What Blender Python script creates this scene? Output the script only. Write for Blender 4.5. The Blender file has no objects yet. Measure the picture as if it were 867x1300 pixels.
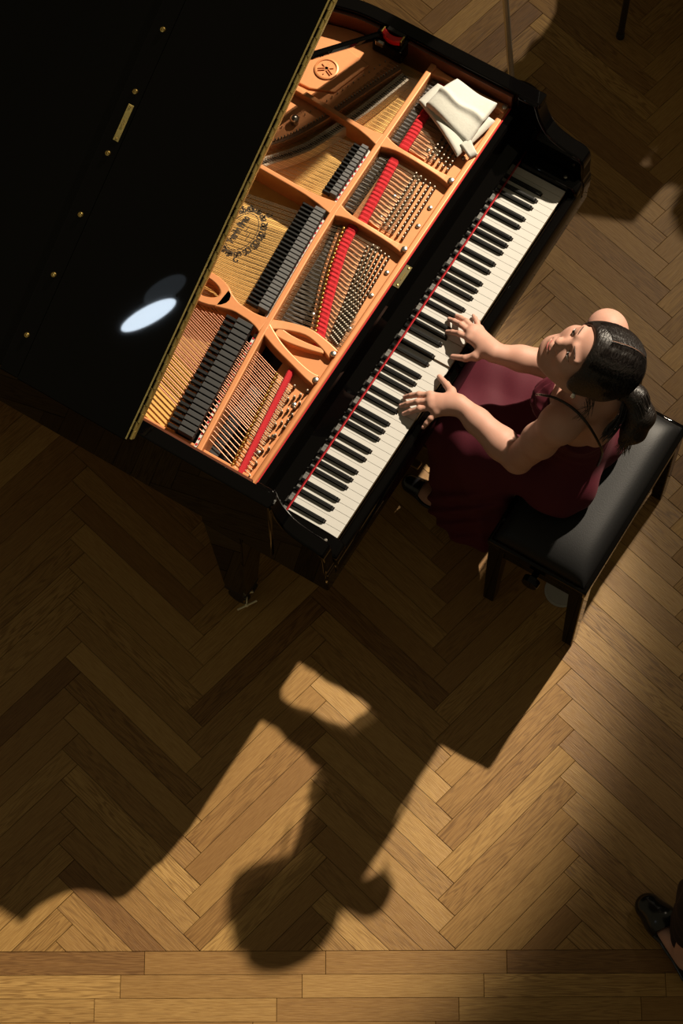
import bpy, bmesh, math, random
import numpy as np
from mathutils import Vector, Matrix

SC = bpy.context.scene
COL = SC.collection
PI = math.pi
rnd = random.Random(7)

# ------------------------------------------------------------------ camera
# high balcony, long lens, looking 22 degrees off straight down
FPX, TILT, ROLL, CAMZ = 3270.0, math.radians(22.14), -0.0037, 7.07
cam_d = bpy.data.cameras.new('camera')
cam_d.sensor_fit = 'VERTICAL'
cam_d.sensor_height = 36.0
cam_d.lens = FPX / 1300.0 * 36.0
cam_d.clip_start, cam_d.clip_end = 0.1, 100
cam = bpy.data.objects.new('camera', cam_d)
COL.objects.link(cam)
_r = Vector((1, 0, 0)); _u = Vector((0, math.cos(TILT), math.sin(TILT))); _f = Vector((0, math.sin(TILT), -math.cos(TILT)))
_x = _r * math.cos(ROLL) + _u * math.sin(ROLL)
_y = -_r * math.sin(ROLL) + _u * math.cos(ROLL)
M = Matrix((( _x.x, _y.x, -_f.x, 0), (_x.y, _y.y, -_f.y, 0), (_x.z, _y.z, -_f.z, CAMZ), (0, 0, 0, 1)))
cam.matrix_world = M
SC.camera = cam

# piano axes: a runs along the keyboard to the treble, b towards the tail
O = Vector((-0.01466, 2.50099, 0.0))
KA = math.radians(58.31)
AX = Vector((math.cos(KA), math.sin(KA), 0)); BX = Vector((-math.sin(KA), math.cos(KA), 0))
def W(a, b, z=0.0):
    return O + AX * a + BX * b + Vector((0, 0, z))

# ------------------------------------------------------------------ light and exposure
SC.view_settings.view_transform = 'Standard'
SC.view_settings.look = 'None'
SC.view_settings.gamma = 1.0
SC.view_settings.exposure = 0.0
SC.view_settings.use_curve_mapping = False
SC.cycles.max_bounces = 6
SC.cycles.use_denoising = True

world = bpy.data.worlds.new('hall'); SC.world = world
world.use_nodes = True
bg = world.node_tree.nodes['Background']
bg.inputs[0].default_value = (1.0, 0.84, 0.50, 1)
bg.inputs[1].default_value = 0.105

def spot(name, loc, target, power, size, blend, radius, color):
    d = bpy.data.lights.new(name, 'SPOT')
    d.energy = power; d.spot_size = math.radians(size); d.spot_blend = blend
    d.shadow_soft_size = radius; d.color = color
    o = bpy.data.objects.new(name, d); COL.objects.link(o)
    o.location = loc
    o.rotation_euler = (Vector(target) - Vector(loc)).to_track_quat('-Z', 'Y').to_euler()
    return o
# warm profile spot high on the treble side of the hall: throws the long shadows
KEY_POS = W(7.5, -1.0, 8.0)
spot('stage_spotlight', KEY_POS, W(-0.42, 0.32, 0.0), 8500, 13.4, 0.50, 0.085, (1.0, 0.86, 0.67))
# a dimmer, wider lamp on the same bar fills the right of the floor
spot('stage_floodlight', KEY_POS + AX * 0.1 + BX * 0.25, W(2.05, 1.15, 0.0), 1450, 36, 0.95, 0.10, (1.0, 0.84, 0.62))
# cool lamps on the bass side, mirrored in the lid
def side_lamp(P_, d_, dist, sx, sy, energy, roll):
    LP = P_ + Vector(d_) * dist
    ld = bpy.data.lights.new('side_lamp', 'AREA'); ld.shape = 'ELLIPSE'; ld.size = sx; ld.size_y = sy
    ld.energy = energy; ld.color = (0.74, 0.87, 1.0)
    lo = bpy.data.objects.new('side_lamp', ld); COL.objects.link(lo)
    lo.matrix_world = Matrix.Translation(LP) @ (P_ - LP).to_track_quat('-Z', 'Y').to_matrix().to_4x4() @ Matrix.Rotation(math.radians(roll), 4, 'Z')
side_lamp(W(0.14, 0.62, 1.215), (-0.636, -0.466, 0.615), 6.5, 0.31, 0.088, 3.6, 72)
side_lamp(W(0.225, 0.600, 1.265), (-0.633, -0.461, 0.622), 6.5, 0.24, 0.10, 0.06, 75)

# ------------------------------------------------------------------ materials
def nodes_mat(name):
    m = bpy.data.materials.new(name); m.use_nodes = True
    nt = m.node_tree
    return m, nt, nt.nodes['Principled BSDF']
def mat(name, col, rough=0.5, metal=0.0, noise=0.0, nscale=40.0, bump=0.0, coat=0.0, spec=0.5, sheen=0.0):
    m, nt, p = nodes_mat(name)
    p.inputs['Base Color'].default_value = (*col, 1)
    p.inputs['Roughness'].default_value = rough
    p.inputs['Metallic'].default_value = metal
    p.inputs['Coat Weight'].default_value = coat
    p.inputs['Coat Roughness'].default_value = 0.05
    p.inputs['Specular IOR Level'].default_value = spec
    p.inputs['Sheen Weight'].default_value = sheen
    tc = nt.nodes.new('ShaderNodeTexCoord')
    n = nt.nodes.new('ShaderNodeTexNoise'); n.inputs['Scale'].default_value = nscale; n.inputs['Detail'].default_value = 4
    nt.links.new(tc.outputs['Object'], n.inputs['Vector'])
    if noise:
        mx = nt.nodes.new('ShaderNodeMix'); mx.data_type = 'RGBA'
        mx.inputs[6].default_value = (*[c * (1 - noise) for c in col], 1)
        mx.inputs[7].default_value = (*[min(1, c * (1 + noise)) for c in col], 1)
        nt.links.new(n.outputs['Fac'], mx.inputs[0]); nt.links.new(mx.outputs[2], p.inputs['Base Color'])
    if bump:
        b = nt.nodes.new('ShaderNodeBump'); b.inputs['Strength'].default_value = bump; b.inputs['Distance'].default_value = 0.002
        nt.links.new(n.outputs['Fac'], b.inputs['Height']); nt.links.new(b.outputs['Normal'], p.inputs['Normal'])
    return m

LACQ = mat('black_lacquer', (0.0014, 0.0012, 0.0012), 0.018, noise=0.1, spec=0.22)
BLACK = mat('black_wood', (0.006, 0.005, 0.005), 0.35, noise=0.2)
LOCKB = mat('lock_brass', (0.09, 0.07, 0.025), 0.45, 0.6, noise=0.3)
PALEB = mat('pale_brass', (0.80, 0.72, 0.48), 0.35, 0.2, noise=0.1)
DAMP = mat('damper_wood', (0.016, 0.016, 0.016), 0.5, noise=0.3, nscale=120)
DAMPG = mat('damper_top', (0.080, 0.079, 0.079), 0.5, noise=0.3, nscale=120)
FELTB = mat('black_felt', (0.006, 0.006, 0.006), 0.95, noise=0.4, nscale=200)
COPPER = mat('bronzed_iron', (0.59, 0.235, 0.088), 0.42, 0.2, noise=0.07, nscale=60, bump=0.05)
MAHOG = mat('inner_rim_veneer', (0.10, 0.026, 0.010), 0.3, noise=0.4, nscale=18, coat=0.3)
SPRUCE = mat('soundboard_spruce', (0.66, 0.38, 0.10), 0.45, noise=0.18, nscale=30, coat=0.1)
HFELT = mat('hitch_cloth', (0.16, 0.085, 0.05), 0.9, noise=0.3, nscale=200)
BRIDGE = mat('bridge_maple', (0.66, 0.57, 0.45), 0.5, noise=0.15, nscale=90)
RED = mat('red_felt', (0.44, 0.009, 0.016), 0.9, noise=0.3, nscale=300, bump=0.3)
STEEL = mat('steel_wire', (0.30, 0.235, 0.16), 0.35, 1.0, noise=0.1)
WOUND = mat('copper_winding', (0.55, 0.265, 0.165), 0.4, 0.8, noise=0.15, nscale=200)
NICKEL = mat('nickel', (0.42, 0.39, 0.35), 0.30, 1.0, noise=0.1)
BRASS = mat('brass', (0.62, 0.43, 0.13), 0.28, 1.0, noise=0.25, nscale=90)
DBRASS = mat('aged_brass', (0.60, 0.46, 0.15), 0.4, 0.75, noise=0.35, nscale=60)
IVORY = mat('white_key_top', (0.52, 0.51, 0.48), 0.22, noise=0.03, nscale=20)
EBONY = mat('black_key', (0.008, 0.008, 0.008), 0.25, noise=0.1)
KEYWOOD = mat('key_wood', (0.45, 0.28, 0.13), 0.6, noise=0.2)
DECAL = mat('decal_ink', (0.025, 0.015, 0.006), 0.6, noise=0.2)
WHITEC = mat('silver_felt', (0.55, 0.52, 0.46), 0.6, noise=0.2, nscale=150)
CLOTH = mat('white_cotton', (0.53, 0.53, 0.48), 0.9, noise=0.06, nscale=150, bump=0.25, sheen=0.2)
DSTEEL = mat('dark_coil', (0.055, 0.045, 0.036), 0.45, 0.7, noise=0.2)
PINM = mat('pin_steel', (0.25, 0.22, 0.18), 0.5, 1.0, noise=0.15)
CHROME = mat('chrome', (0.85, 0.84, 0.83), 0.2, 0.72, noise=0.05)
RUBBER = mat('black_rubber', (0.012, 0.012, 0.012), 0.6, noise=0.2)
LEATHER = mat('black_leather', (0.010, 0.010, 0.0105), 0.46, noise=0.25, nscale=300, bump=0.12, spec=0.2)
GREYP = mat('grey_plastic', (0.34, 0.32, 0.28), 0.6, noise=0.12)

# ------------------------------------------------------------------ mesh helpers
class MB:
    """collects shapes, builds them as ONE mesh object"""
    def __init__(s): s.v = []; s.f = []; s.mi = []
    def add(s, vs, fs, mi=0):
        k = len(s.v); s.v += [tuple(v) for v in vs]
        s.f += [tuple(i + k for i in f) for f in fs]; s.mi += [mi] * len(fs)
        return s
    def box(s, x0, x1, y0, y1, z0, z1, mi=0, top=0.0):
        t = top
        vs = [(x0, y0, z0), (x1, y0, z0), (x1, y1, z0), (x0, y1, z0), (x0 + t, y0 + t, z1), (x1 - t, y0 + t, z1), (x1 - t, y1 - t, z1), (x0 + t, y1 - t, z1)]
        return s.add(vs, [(3, 2, 1, 0), (4, 5, 6, 7), (0, 1, 5, 4), (1, 2, 6, 5), (2, 3, 7, 6), (3, 0, 4, 7)], mi)
    def prism(s, pts, z0, z1, mi=0):
        n = len(pts)
        area = sum(pts[i][0] * pts[(i + 1) % n][1] - pts[(i + 1) % n][0] * pts[i][1] for i in range(n))
        if area < 0: pts = pts[::-1]
        vs = [(p[0], p[1], z0) for p in pts] + [(p[0], p[1], z1) for p in pts]
        fs = [tuple(range(n - 1, -1, -1)), tuple(range(n, 2 * n))] + [(i, (i + 1) % n, n + (i + 1) % n, n + i) for i in range(n)]
        return s.add(vs, fs, mi)
    def prism_a(s, prof, a0, a1, mi=0):
        """profile (b, z) swept along a"""
        n = len(prof)
        vs = [(a0, p[0], p[1]) for p in prof] + [(a1, p[0], p[1]) for p in prof]
        area = sum(prof[i][0] * prof[(i + 1) % n][1] - prof[(i + 1) % n][0] * prof[i][1] for i in range(n))
        fs = [tuple(range(n)), tuple(range(2 * n - 1, n - 1, -1))] + [(i, n + i, n + (i + 1) % n, (i + 1) % n) for i in range(n)]
        if area > 0: fs = [f[::-1] for f in fs]
        return s.add(vs, fs, mi)
    def tube(s, pts, r, n=8, mi=0, caps=True):
        pts = [Vector(p) for p in pts]
        rs = r if isinstance(r, (list, tuple)) else [r] * len(pts)
        vs, fs = [], []
        up = None
        for i, p in enumerate(pts):
            d = (pts[min(i + 1, len(pts) - 1)] - pts[max(i - 1, 0)]).normalized()
            if up is None:
                up = Vector((0, 0, 1)) if abs(d.z) < 0.9 else Vector((1, 0, 0))
            x = d.cross(up).normalized(); y = x.cross(d).normalized(); up = y
            for k in range(n):
                t = 2 * PI * k / n
                vs.append(p + (x * math.cos(t) + y * math.sin(t)) * rs[i])
        for i in range(len(pts) - 1):
            for k in range(n):
                k2 = (k + 1) % n
                fs.append((i * n + k, i * n + k2, (i + 1) * n + k2, (i + 1) * n + k))
        if caps:
            fs.append(tuple(range(n - 1, -1, -1))); e = (len(pts) - 1) * n
            fs.append(tuple(range(e, e + n)))
        return s.add(vs, fs, mi)
    def lathe(s, prof, c=(0, 0, 0), n=24, mi=0):
        vs, fs = [], []
        for (r, z) in prof:
            for k in range(n):
                t = 2 * PI * k / n
                vs.append((c[0] + r * math.cos(t), c[1] + r * math.sin(t), c[2] + z))
        for i in range(len(prof) - 1):
            for k in range(n):
                k2 = (k + 1) % n
                fs.append((i * n + k, i * n + k2, (i + 1) * n + k2, (i + 1) * n + k))
        fs.append(tuple(range(n - 1, -1, -1))); e = (len(prof) - 1) * n
        fs.append(tuple(range(e, e + n)))
        return s.add(vs, fs, mi)
    def ball(s, c, r, n=10, mi=0, sc=(1, 1, 1)):
        vs, fs = [], []
        for i in range(n // 2 + 1):
            th = PI * i / (n // 2)
            for k in range(n):
                t = 2 * PI * k / n
                vs.append((c[0] + sc[0] * r * math.sin(th) * math.cos(t), c[1] + sc[1] * r * math.sin(th) * math.sin(t), c[2] - sc[2] * r * math.cos(th)))
        for i in range(n // 2):
            for k in range(n):
                k2 = (k + 1) % n
                fs.append((i * n + k, i * n + k2, (i + 1) * n + k2, (i + 1) * n + k))
        return s.add(vs, fs, mi)
    def mesh(s, name):
        me = bpy.data.meshes.new(name)
        me.from_pydata(s.v, [], s.f)
        if any(s.mi): me.polygons.foreach_set('material_index', s.mi)
        me.validate(); me.update()
        return me
    def build(s, name, m, parent=None, bevel=0.0, smooth=None, seg=2):
        me = s.mesh(name)
        return link(name, me, m, parent, bevel, smooth, seg)

def link(name, me, m, parent=None, bevel=0.0, smooth=None, seg=2):
    ms = m if isinstance(m, (list, tuple)) else [m]
    if not me.materials:
        for q in ms: me.materials.append(q)
    o = bpy.data.objects.new(name, me); COL.objects.link(o)
    if parent: o.parent = parent
    if smooth is not None:
        me.polygons.foreach_set('use_smooth', [True] * len(me.polygons))
        if smooth < 180: me.set_sharp_from_angle(angle=math.radians(smooth))
    if bevel:
        b = o.modifiers.new('bevel', 'BEVEL'); b.width = bevel; b.segments = seg; b.limit_method = 'ANGLE'; b.angle_limit = math.radians(35)
        b.harden_normals = False
    return o

def thing(name, label, cat, loc, rot=0.0, group=None):
    o = bpy.data.objects.new(name, None); COL.objects.link(o)
    o.location = loc; o.rotation_euler = (0, 0, rot); o.empty_display_size = 0.1
    tag(o, label, cat, group)
    return o
def tag(o, label=None, cat=None, group=None, kind=None):
    if label: o['label'] = label
    if cat: o['category'] = cat
    if group: o['group'] = group
    if kind: o['kind'] = kind
    return o

# ------------------------------------------------------------------ floor: oak herringbone, straight border rows
def wood_floor_mat():
    m, nt, p = nodes_mat('oak_plank')
    N = nt.nodes.new; Lk = nt.links.new
    uv = N('ShaderNodeUVMap'); uv.uv_map = 'grain'
    at = N('ShaderNodeAttribute'); at.attribute_name = 'tint'
    sep = N('ShaderNodeSeparateXYZ'); Lk(uv.outputs[0], sep.inputs[0])
    comb = N('ShaderNodeCombineXYZ')
    mu = N('ShaderNodeMath'); mu.operation = 'MULTIPLY'; mu.inputs[1].default_value = 31.7
    Lk(at.outputs['Fac'], mu.inputs[0])
    Lk(sep.outputs[0], comb.inputs[0]); Lk(sep.outputs[1], comb.inputs[1]); Lk(mu.outputs[0], comb.inputs[2])
    # cathedral figure: distorted rings cut lengthwise
    def stretch(sx, sy):
        mp = N('ShaderNodeMapping'); mp.inputs['Scale'].default_value = (sx, sy, 1)
        Lk(comb.outputs[0], mp.inputs[0]); return mp
    n1 = N('ShaderNodeTexNoise'); n1.inputs['Scale'].default_value = 1.0; n1.inputs['Detail'].default_value = 3.0
    Lk(stretch(1.5, 22).outputs[0], n1.inputs['Vector'])
    m1 = N('ShaderNodeMath'); m1.operation = 'MULTIPLY'; m1.inputs[1].default_value = 120
    Lk(n1.outputs['Fac'], m1.inputs[0])
    sn = N('ShaderNodeMath'); sn.operation = 'SINE'; Lk(m1.outputs[0], sn.inputs[0])
    rg = N('ShaderNodeMapRange'); rg.inputs[1].default_value = -0.2; rg.inputs[2].default_value = 1.0
    Lk(sn.outputs[0], rg.inputs[0])
    # fine pores
    n2 = N('ShaderNodeTexNoise'); n2.inputs['Scale'].default_value = 1.0; n2.inputs['Detail'].default_value = 5.0
    Lk(stretch(26, 420).outputs[0], n2.inputs['Vector'])
    r2 = N('ShaderNodeMapRange'); r2.inputs[1].default_value = 0.35; r2.inputs[2].default_value = 0.70
    Lk(n2.outputs['Fac'], r2.inputs[0])
    # how figured a plank is, from its tint
    fr = N('ShaderNodeMath'); fr.operation = 'FRACT'
    f0 = N('ShaderNodeMath'); f0.operation = 'MULTIPLY'; f0.inputs[1].default_value = 7.31
    Lk(at.outputs['Fac'], f0.inputs[0]); Lk(f0.outputs[0], fr.inputs[0])
    fs = N('ShaderNodeMath'); fs.operation = 'MULTIPLY'; fs.inputs[1].default_value = 0.62
    Lk(fr.outputs[0], fs.inputs[0])
    fg = N('ShaderNodeMath'); fg.operation = 'MULTIPLY'; Lk(rg.outputs[0], fg.inputs[0]); Lk(fs.outputs[0], fg.inputs[1])
    ramp = N('ShaderNodeValToRGB')
    e = ramp.color_ramp.elements
    e[0].position = 0.0; e[0].color = (0.180, 0.085, 0.026, 1)
    e[1].position = 1.0; e[1].color = (0.455, 0.275, 0.088, 1)
    q = e.new(0.22); q.color = (0.285, 0.153, 0.046, 1)
    q = e.new(0.65); q.color = (0.360, 0.208, 0.064, 1)
    Lk(at.outputs['Fac'], ramp.inputs[0])
    d1 = N('ShaderNodeMix'); d1.data_type = 'RGBA'; d1.blend_type = 'MULTIPLY'
    d1.inputs[7].default_value = (0.34, 0.26, 0.18, 1)
    Lk(fg.outputs[0], d1.inputs[0]); Lk(ramp.outputs[0], d1.inputs[6])
    d2 = N('ShaderNodeMix'); d2.data_type = 'RGBA'; d2.blend_type = 'MULTIPLY'
    d2.inputs[7].default_value = (0.70, 0.62, 0.52, 1)
    sc2 = N('ShaderNodeMath'); sc2.operation = 'MULTIPLY'; sc2.inputs[1].default_value = 0.85
    Lk(r2.outputs[0], sc2.inputs[0]); Lk(sc2.outputs[0], d2.inputs[0]); Lk(d1.outputs[2], d2.inputs[6])
    Lk(d2.outputs[2], p.inputs['Base Color'])
    p.inputs['Roughness'].default_value = 0.42
    p.inputs['Specular IOR Level'].default_value = 0.35
    b = N('ShaderNodeBump'); b.inputs['Strength'].default_value = 0.25; b.inputs['Distance'].default_value = 0.001; b.invert = True
    Lk(r2.outputs[0], b.inputs['Height']); Lk(b.outputs[0], p.inputs['Normal'])
    return m
OAK = wood_floor_mat()
JOINT = mat('joint_dark', (0.018, 0.010, 0.005), 0.9, noise=0.2)

PL_L, PL_W, GAP, TH = 0.5013, 0.0654, 0.0011, 0.012
SS, RR = 0.3545, 0.0925
YB = 1.5640           # where the herringbone meets the border rows
fb = MB(); fb.box(-9, 9, -4, 11, -0.06, -TH)
floor_o = fb.build('floor', JOINT)
tag(floor_o, 'oak herringbone parquet floor with straight border rows', kind='structure')
wall_o = MB().box(-9, 9, 11.0, 11.2, -0.06, 9.5).build('wall_back', mat('hall_panelling', (0.05, 0.03, 0.018), 0.6, noise=0.3, nscale=3))
tag(wall_o, 'dark panelled end wall of the hall', kind='structure')

def plank_geo(cx, cy, ang, L=PL_L, Wd=PL_W, ymin=None):
    """a plank as polygon clipped at the border, bevelled top; returns verts, faces, local uv"""
    hx, hy = L / 2 - GAP / 2, Wd / 2 - GAP / 2
    poly = [(-hx, -hy), (hx, -hy), (hx, hy), (-hx, hy)]
    c, s = math.cos(ang), math.sin(ang)
    wp = [(cx + x * c - y * s, cy + x * s + y * c) for x, y in poly]
    if ymin is not None:
        out = []
        for i in range(len(wp)):
            p, q = wp[i], wp[(i + 1) % len(wp)]
            if p[1] >= ymin: out.append(p)
            if (p[1] >= ymin) != (q[1] >= ymin):
                t = (ymin - p[1]) / (q[1] - p[1]); out.append((p[0] + t * (q[0] - p[0]), ymin))
        wp = out
    if len(wp) < 3: return None
    n = len(wp)
    mx = sum(p[0] for p in wp) / n; my = sum(p[1] for p in wp) / n
    ins = 0.0009
    def inset(p):
        d = Vector((p[0] - mx, p[1] - my)); l = d.length
        return (p[0] - d.x / l * ins, p[1] - d.y / l * ins)
    dz = rnd.uniform(-0.0004, 0.0002)
    vs = [(p[0], p[1], -TH) for p in wp] + [(p[0], p[1], -0.0009 + dz) for p in wp] + [(*inset(p), dz) for p in wp]
    fs = [tuple(range(n - 1, -1, -1)), tuple(range(2 * n, 3 * n))]
    for k in (0, n):
        fs += [(k + i, k + (i + 1) % n, k + n + (i + 1) % n, k + n + i) for i in range(n)]
    uv = [((v[0] - cx) * c + (v[1] - cy) * s, -(v[0] - cx) * s + (v[1] - cy) * c) for v in vs]
    return vs, fs, uv

def floor_mesh(name, items):
    vs, fs, uvs, tint = [], [], [], []
    for (v, f, uv, t, off) in items:
        k = len(vs); vs += v; fs += [tuple(i + k for i in q) for q in f]
        uvs += [(u[0] + off[0], u[1] + off[1]) for u in uv]; tint += [t] * len(v)
    me = bpy.data.meshes.new(name); me.from_pydata(vs, [], fs)
    a = me.attributes.new('tint', 'FLOAT', 'POINT'); a.data.foreach_set('value', tint)
    ul = me.uv_layers.new(name='grain')
    li = np.empty(len(me.loops), dtype=np.int32); me.loops.foreach_get('vertex_index', li)
    ul.data.foreach_set('uv', np.array(uvs, dtype=np.float32)[li].ravel())
    me.materials.append(OAK)
    return me

planks = []
cr, sr = math.cos(0.004), math.sin(0.004)
for j in range(-11, 17):
    Xc = -0.7994 + j * SS
    for i in range(-26, 80):
        if j % 2 == 0:
            y = 1.8745 + i * RR
            mx, my, ang = Xc + RR / 4, y + RR / 4, -PI / 4
            cx, cy = mx + SS / 2, my - SS / 2
        else:
            y = 1.8902 + i * RR
            mx, my, ang = Xc + RR / 4, y - RR / 4, PI / 4
            cx, cy = mx + SS / 2, my + SS / 2
        if cy < YB - 0.3 or cy > 7.5 or abs(cx) > 4.0: continue
        x2 = (cx + 0.09) * cr - (cy - 1.9) * sr - 0.09; y2 = (cx + 0.09) * sr + (cy - 1.9) * cr + 1.9
        g = plank_geo(x2, y2, ang + 0.004, ymin=YB + GAP / 2)
        if g: planks.append((x2, y2, g, 'h'))
offs = [-0.55, -0.615, -0.685, -0.75, -0.81, -0.88, -0.95, -1.02]
for r in range(24):
    yc = YB - PL_W * (r + 0.5)
    for k in range(-8, 10):
        cx = (offs[r] if r < 8 else -0.55 - 0.37 * (r % 5)) + PL_L * k + PL_L / 2
        if abs(cx) > 4.0: continue
        g = plank_geo(cx, yc, 0.0)
        planks.append((cx, yc, g, 'b%d' % r))
def in_view(x, y):
    p = Vector((x, y, 0)) - Vector((0, 0, CAMZ)); z = p.dot(_f)
    px, py = 433.5 + FPX * p.dot(_x) / z, 650 - FPX * p.dot(_y) / z
    q = Vector((x, y, 0)) - O; a, b = q.dot(AX), q.dot(BX)
    hidden = -0.35 < a < 1.25 and 0.25 < b < 2.2
    return -110 < px < 977 and -90 < py < 1390 and not hidden, py
vis, rest = [], []
for (x, y, g, k) in planks:
    t = rnd.betavariate(2.2, 2.0)
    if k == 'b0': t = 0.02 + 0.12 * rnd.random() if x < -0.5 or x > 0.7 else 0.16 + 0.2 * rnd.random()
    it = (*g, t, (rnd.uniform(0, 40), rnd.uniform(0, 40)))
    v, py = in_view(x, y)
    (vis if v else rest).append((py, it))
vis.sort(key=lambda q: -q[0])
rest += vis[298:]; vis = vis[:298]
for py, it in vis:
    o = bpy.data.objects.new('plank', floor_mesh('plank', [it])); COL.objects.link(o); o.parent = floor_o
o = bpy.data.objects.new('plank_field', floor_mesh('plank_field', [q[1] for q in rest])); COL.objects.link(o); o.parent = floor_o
o['kind'] = 'stuff'

# ================================================================== GRAND PIANO (local axes a, b, z)
piano = thing('grand_piano', 'polished black grand piano with open lid and copper-coloured iron frame', 'piano', O, KA)
P = piano

def smooth_path(ctrl, n=8):
    """Catmull-Rom through control points"""
    out = []
    c = [ctrl[0]] + list(ctrl) + [ctrl[-1]]
    for i in range(1, len(c) - 2):
        p0, p1, p2, p3 = [np.array(c[i + k], float) for k in (-1, 0, 1, 2)]
        for t in np.linspace(0, 1, n, endpoint=False):
            out.append(tuple(0.5 * ((2 * p1) + (-p0 + p2) * t + (2 * p0 - 5 * p1 + 4 * p2 - p3) * t * t + (-p0 + 3 * p1 - 3 * p2 + p3) * t ** 3)))
    out.append(tuple(c[-1]))
    return out
AB0, AB1 = -0.108, 1.322                  # outer sides of the case
tail = smooth_path([(AB1, 0.62), (1.312, 0.74), (1.255, 0.90), (1.10, 1.12), (0.93, 1.36), (0.80, 1.62), (0.68, 1.86), (0.48, 2.02), (0.26, 2.05), (0.05, 1.98), (-0.07, 1.82), (AB0, 1.62)], 7)
outer = [(AB1, 0.135)] + tail + [(AB0, 0.135)]
def offset_path(path, d):
    out = []
    for i, p in enumerate(path):
        q0 = np.array(path[max(i - 1, 0)]); q1 = np.array(path[min(i + 1, len(path) - 1)])
        t = (q1 - q0) / np.linalg.norm(q1 - q0)
        nrm = np.array([-t[1], t[0]])          # left of travel = inside
        out.append((p[0] + nrm[0] * d, p[1] + nrm[1] * d))
    return out
def wall_strip(o, i, z0, z1):
    mb = MB(); n = len(o)
    for (p, q, r, s) in zip(o[:-1], o[1:], i[1:], i[:-1]):
        pass
    vs = [(*p, z0) for p in o] + [(*p, z1) for p in o] + [(*p, z0) for p in i] + [(*p, z1) for p in i]
    fs = []
    for k in range(n - 1):
        fs += [(k, k + 1, n + k + 1, n + k), (n + k, n + k + 1, 3 * n + k + 1, 3 * n + k), (2 * n + k + 1, 2 * n + k, 3 * n + k, 3 * n + k + 1), (k + 1, k, 2 * n + k, 2 * n + k + 1)]
    fs += [(0, n, 3 * n, 2 * n), (n - 1, 3 * n - 1, 4 * n - 1, 2 * n - 1)]
    mb.add(vs, fs); return mb
rim_in = offset_path(outer, 0.042)
wall_strip(outer, rim_in, 0.655, 1.0).build('rim', LACQ, P, bevel=0.004, smooth=40)
_op = [(AB1, 0.215)] + tail + [(AB0, 0.215)]
lin_out, lin_in = offset_path(_op, 0.0425), offset_path(_op, 0.052)
wall_strip(lin_out, lin_in, 0.80, 0.985).build('inner_rim', MAHOG, P, smooth=40)
# bottom / soundboard
inner = offset_path(outer, 0.045)
MB().prism([(p[0], max(p[1], 0.492)) for p in inner], 0.862, 0.872).build('soundboard', SPRUCE, P)
MB().box(AB0 + 0.01, AB1 - 0.01, -0.035, 0.30, 0.605, 0.668).build('key_bed', LACQ, P, bevel=0.006)
MB().box(-0.045, 1.265, 0.20, 0.62, 0.78, 0.80).build('action_floor', BLACK, P)
for a_ in (0.3, 0.9):
    MB().box(a_ - 0.04, a_ + 0.04, 0.3, 1.75, 0.66, 0.74).build('bottom_beam', BLACK, P)

# ---- arms and cheek blocks
arm_prof = [(0.20, 0.655), (0.20, 0.999)] + [(0.142, 0.999)] + smooth_path([(0.138, 0.985), (0.120, 0.930), (0.088, 0.882), (0.040, 0.860), (0.006, 0.855), (-0.014, 0.843), (-0.024, 0.815), (-0.028, 0.742), (-0.034, 0.72), (-0.035, 0.70)], 5) + [(-0.035, 0.655)]
for (a0, a1) in ((AB0 + 0.008, AB0 + 0.052), (AB1 - 0.052, AB1 - 0.002)):
    MB().prism_a(arm_prof, a0, a1).build('arm', LACQ, P, bevel=0.006, smooth=50)
for (a0, a1) in ((AB0 + 0.053, -0.003), (1.2275, AB1 - 0.053)):
    ck = MB().prism_a([(0.149, 0.66), (0.149, 0.768), (0.02, 0.766), (-0.020, 0.760), (-0.034, 0.744), (-0.0355, 0.66)], a0, a1).build('cheek_block', LACQ, P, bevel=0.007, smooth=50)
    MB().lathe([(0.0001, 0), (0.0055, 0.0), (0.0055, 0.002), (0.003, 0.0035), (0.0001, 0.0035)], ((a0 + a1) / 2, 0.015, 0.766), 12).build('cheek_screw', NICKEL, ck)
MB().prism_a([(-0.006, 0.64), (-0.006, 0.722), (-0.012, 0.728), (-0.030, 0.726), (-0.036, 0.715), (-0.036, 0.64)], AB0 + 0.06, AB1 - 0.06).build('key_slip', LACQ, P, bevel=0.003, smooth=50)

# ---- fallboard and lock rail
fall_prof = [(0.1525, 0.750), (0.1527, 0.806), (0.1550, 0.813), (0.1885, 0.836), (0.1895, 0.925), (0.194, 0.933), (0.212, 0.934), (0.212, 0.750)]
fall = MB().prism_a(fall_prof, -0.056, 1.270).build('fallboard', LACQ, P)
MB().box(0.630, 0.704, 0.1915, 0.2105, 0.9335, 0.9365).build('lock_plate', LOCKB, fall, bevel=0.001)
for a_ in (0.638, 0.696):
    MB().lathe([(0.0001, 0), (0.0035, 0), (0.003, 0.0015), (0.0001, 0.002)], (a_, 0.199, 0.9365), 10).build('lock_screw', BRASS, fall)
MB().tube([(0.655, 0.199, 0.937), (0.679, 0.199, 0.937)], 0.0012, 6).build('lock_slot', BRASS, fall)
MB().box(-0.056, 1.270, 0.1498, 0.1522, 0.7475, 0.7490).build('name_felt', RED, P)
MB().box(-0.046, 1.268, 0.2125, 0.2155, 0.90, 0.9335).build('plate_felt', RED, P)

# ---- keys
PITCH = 1.225 / 52
names = 'ABCDEFG'
def note(i): return names[i % 7]
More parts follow.
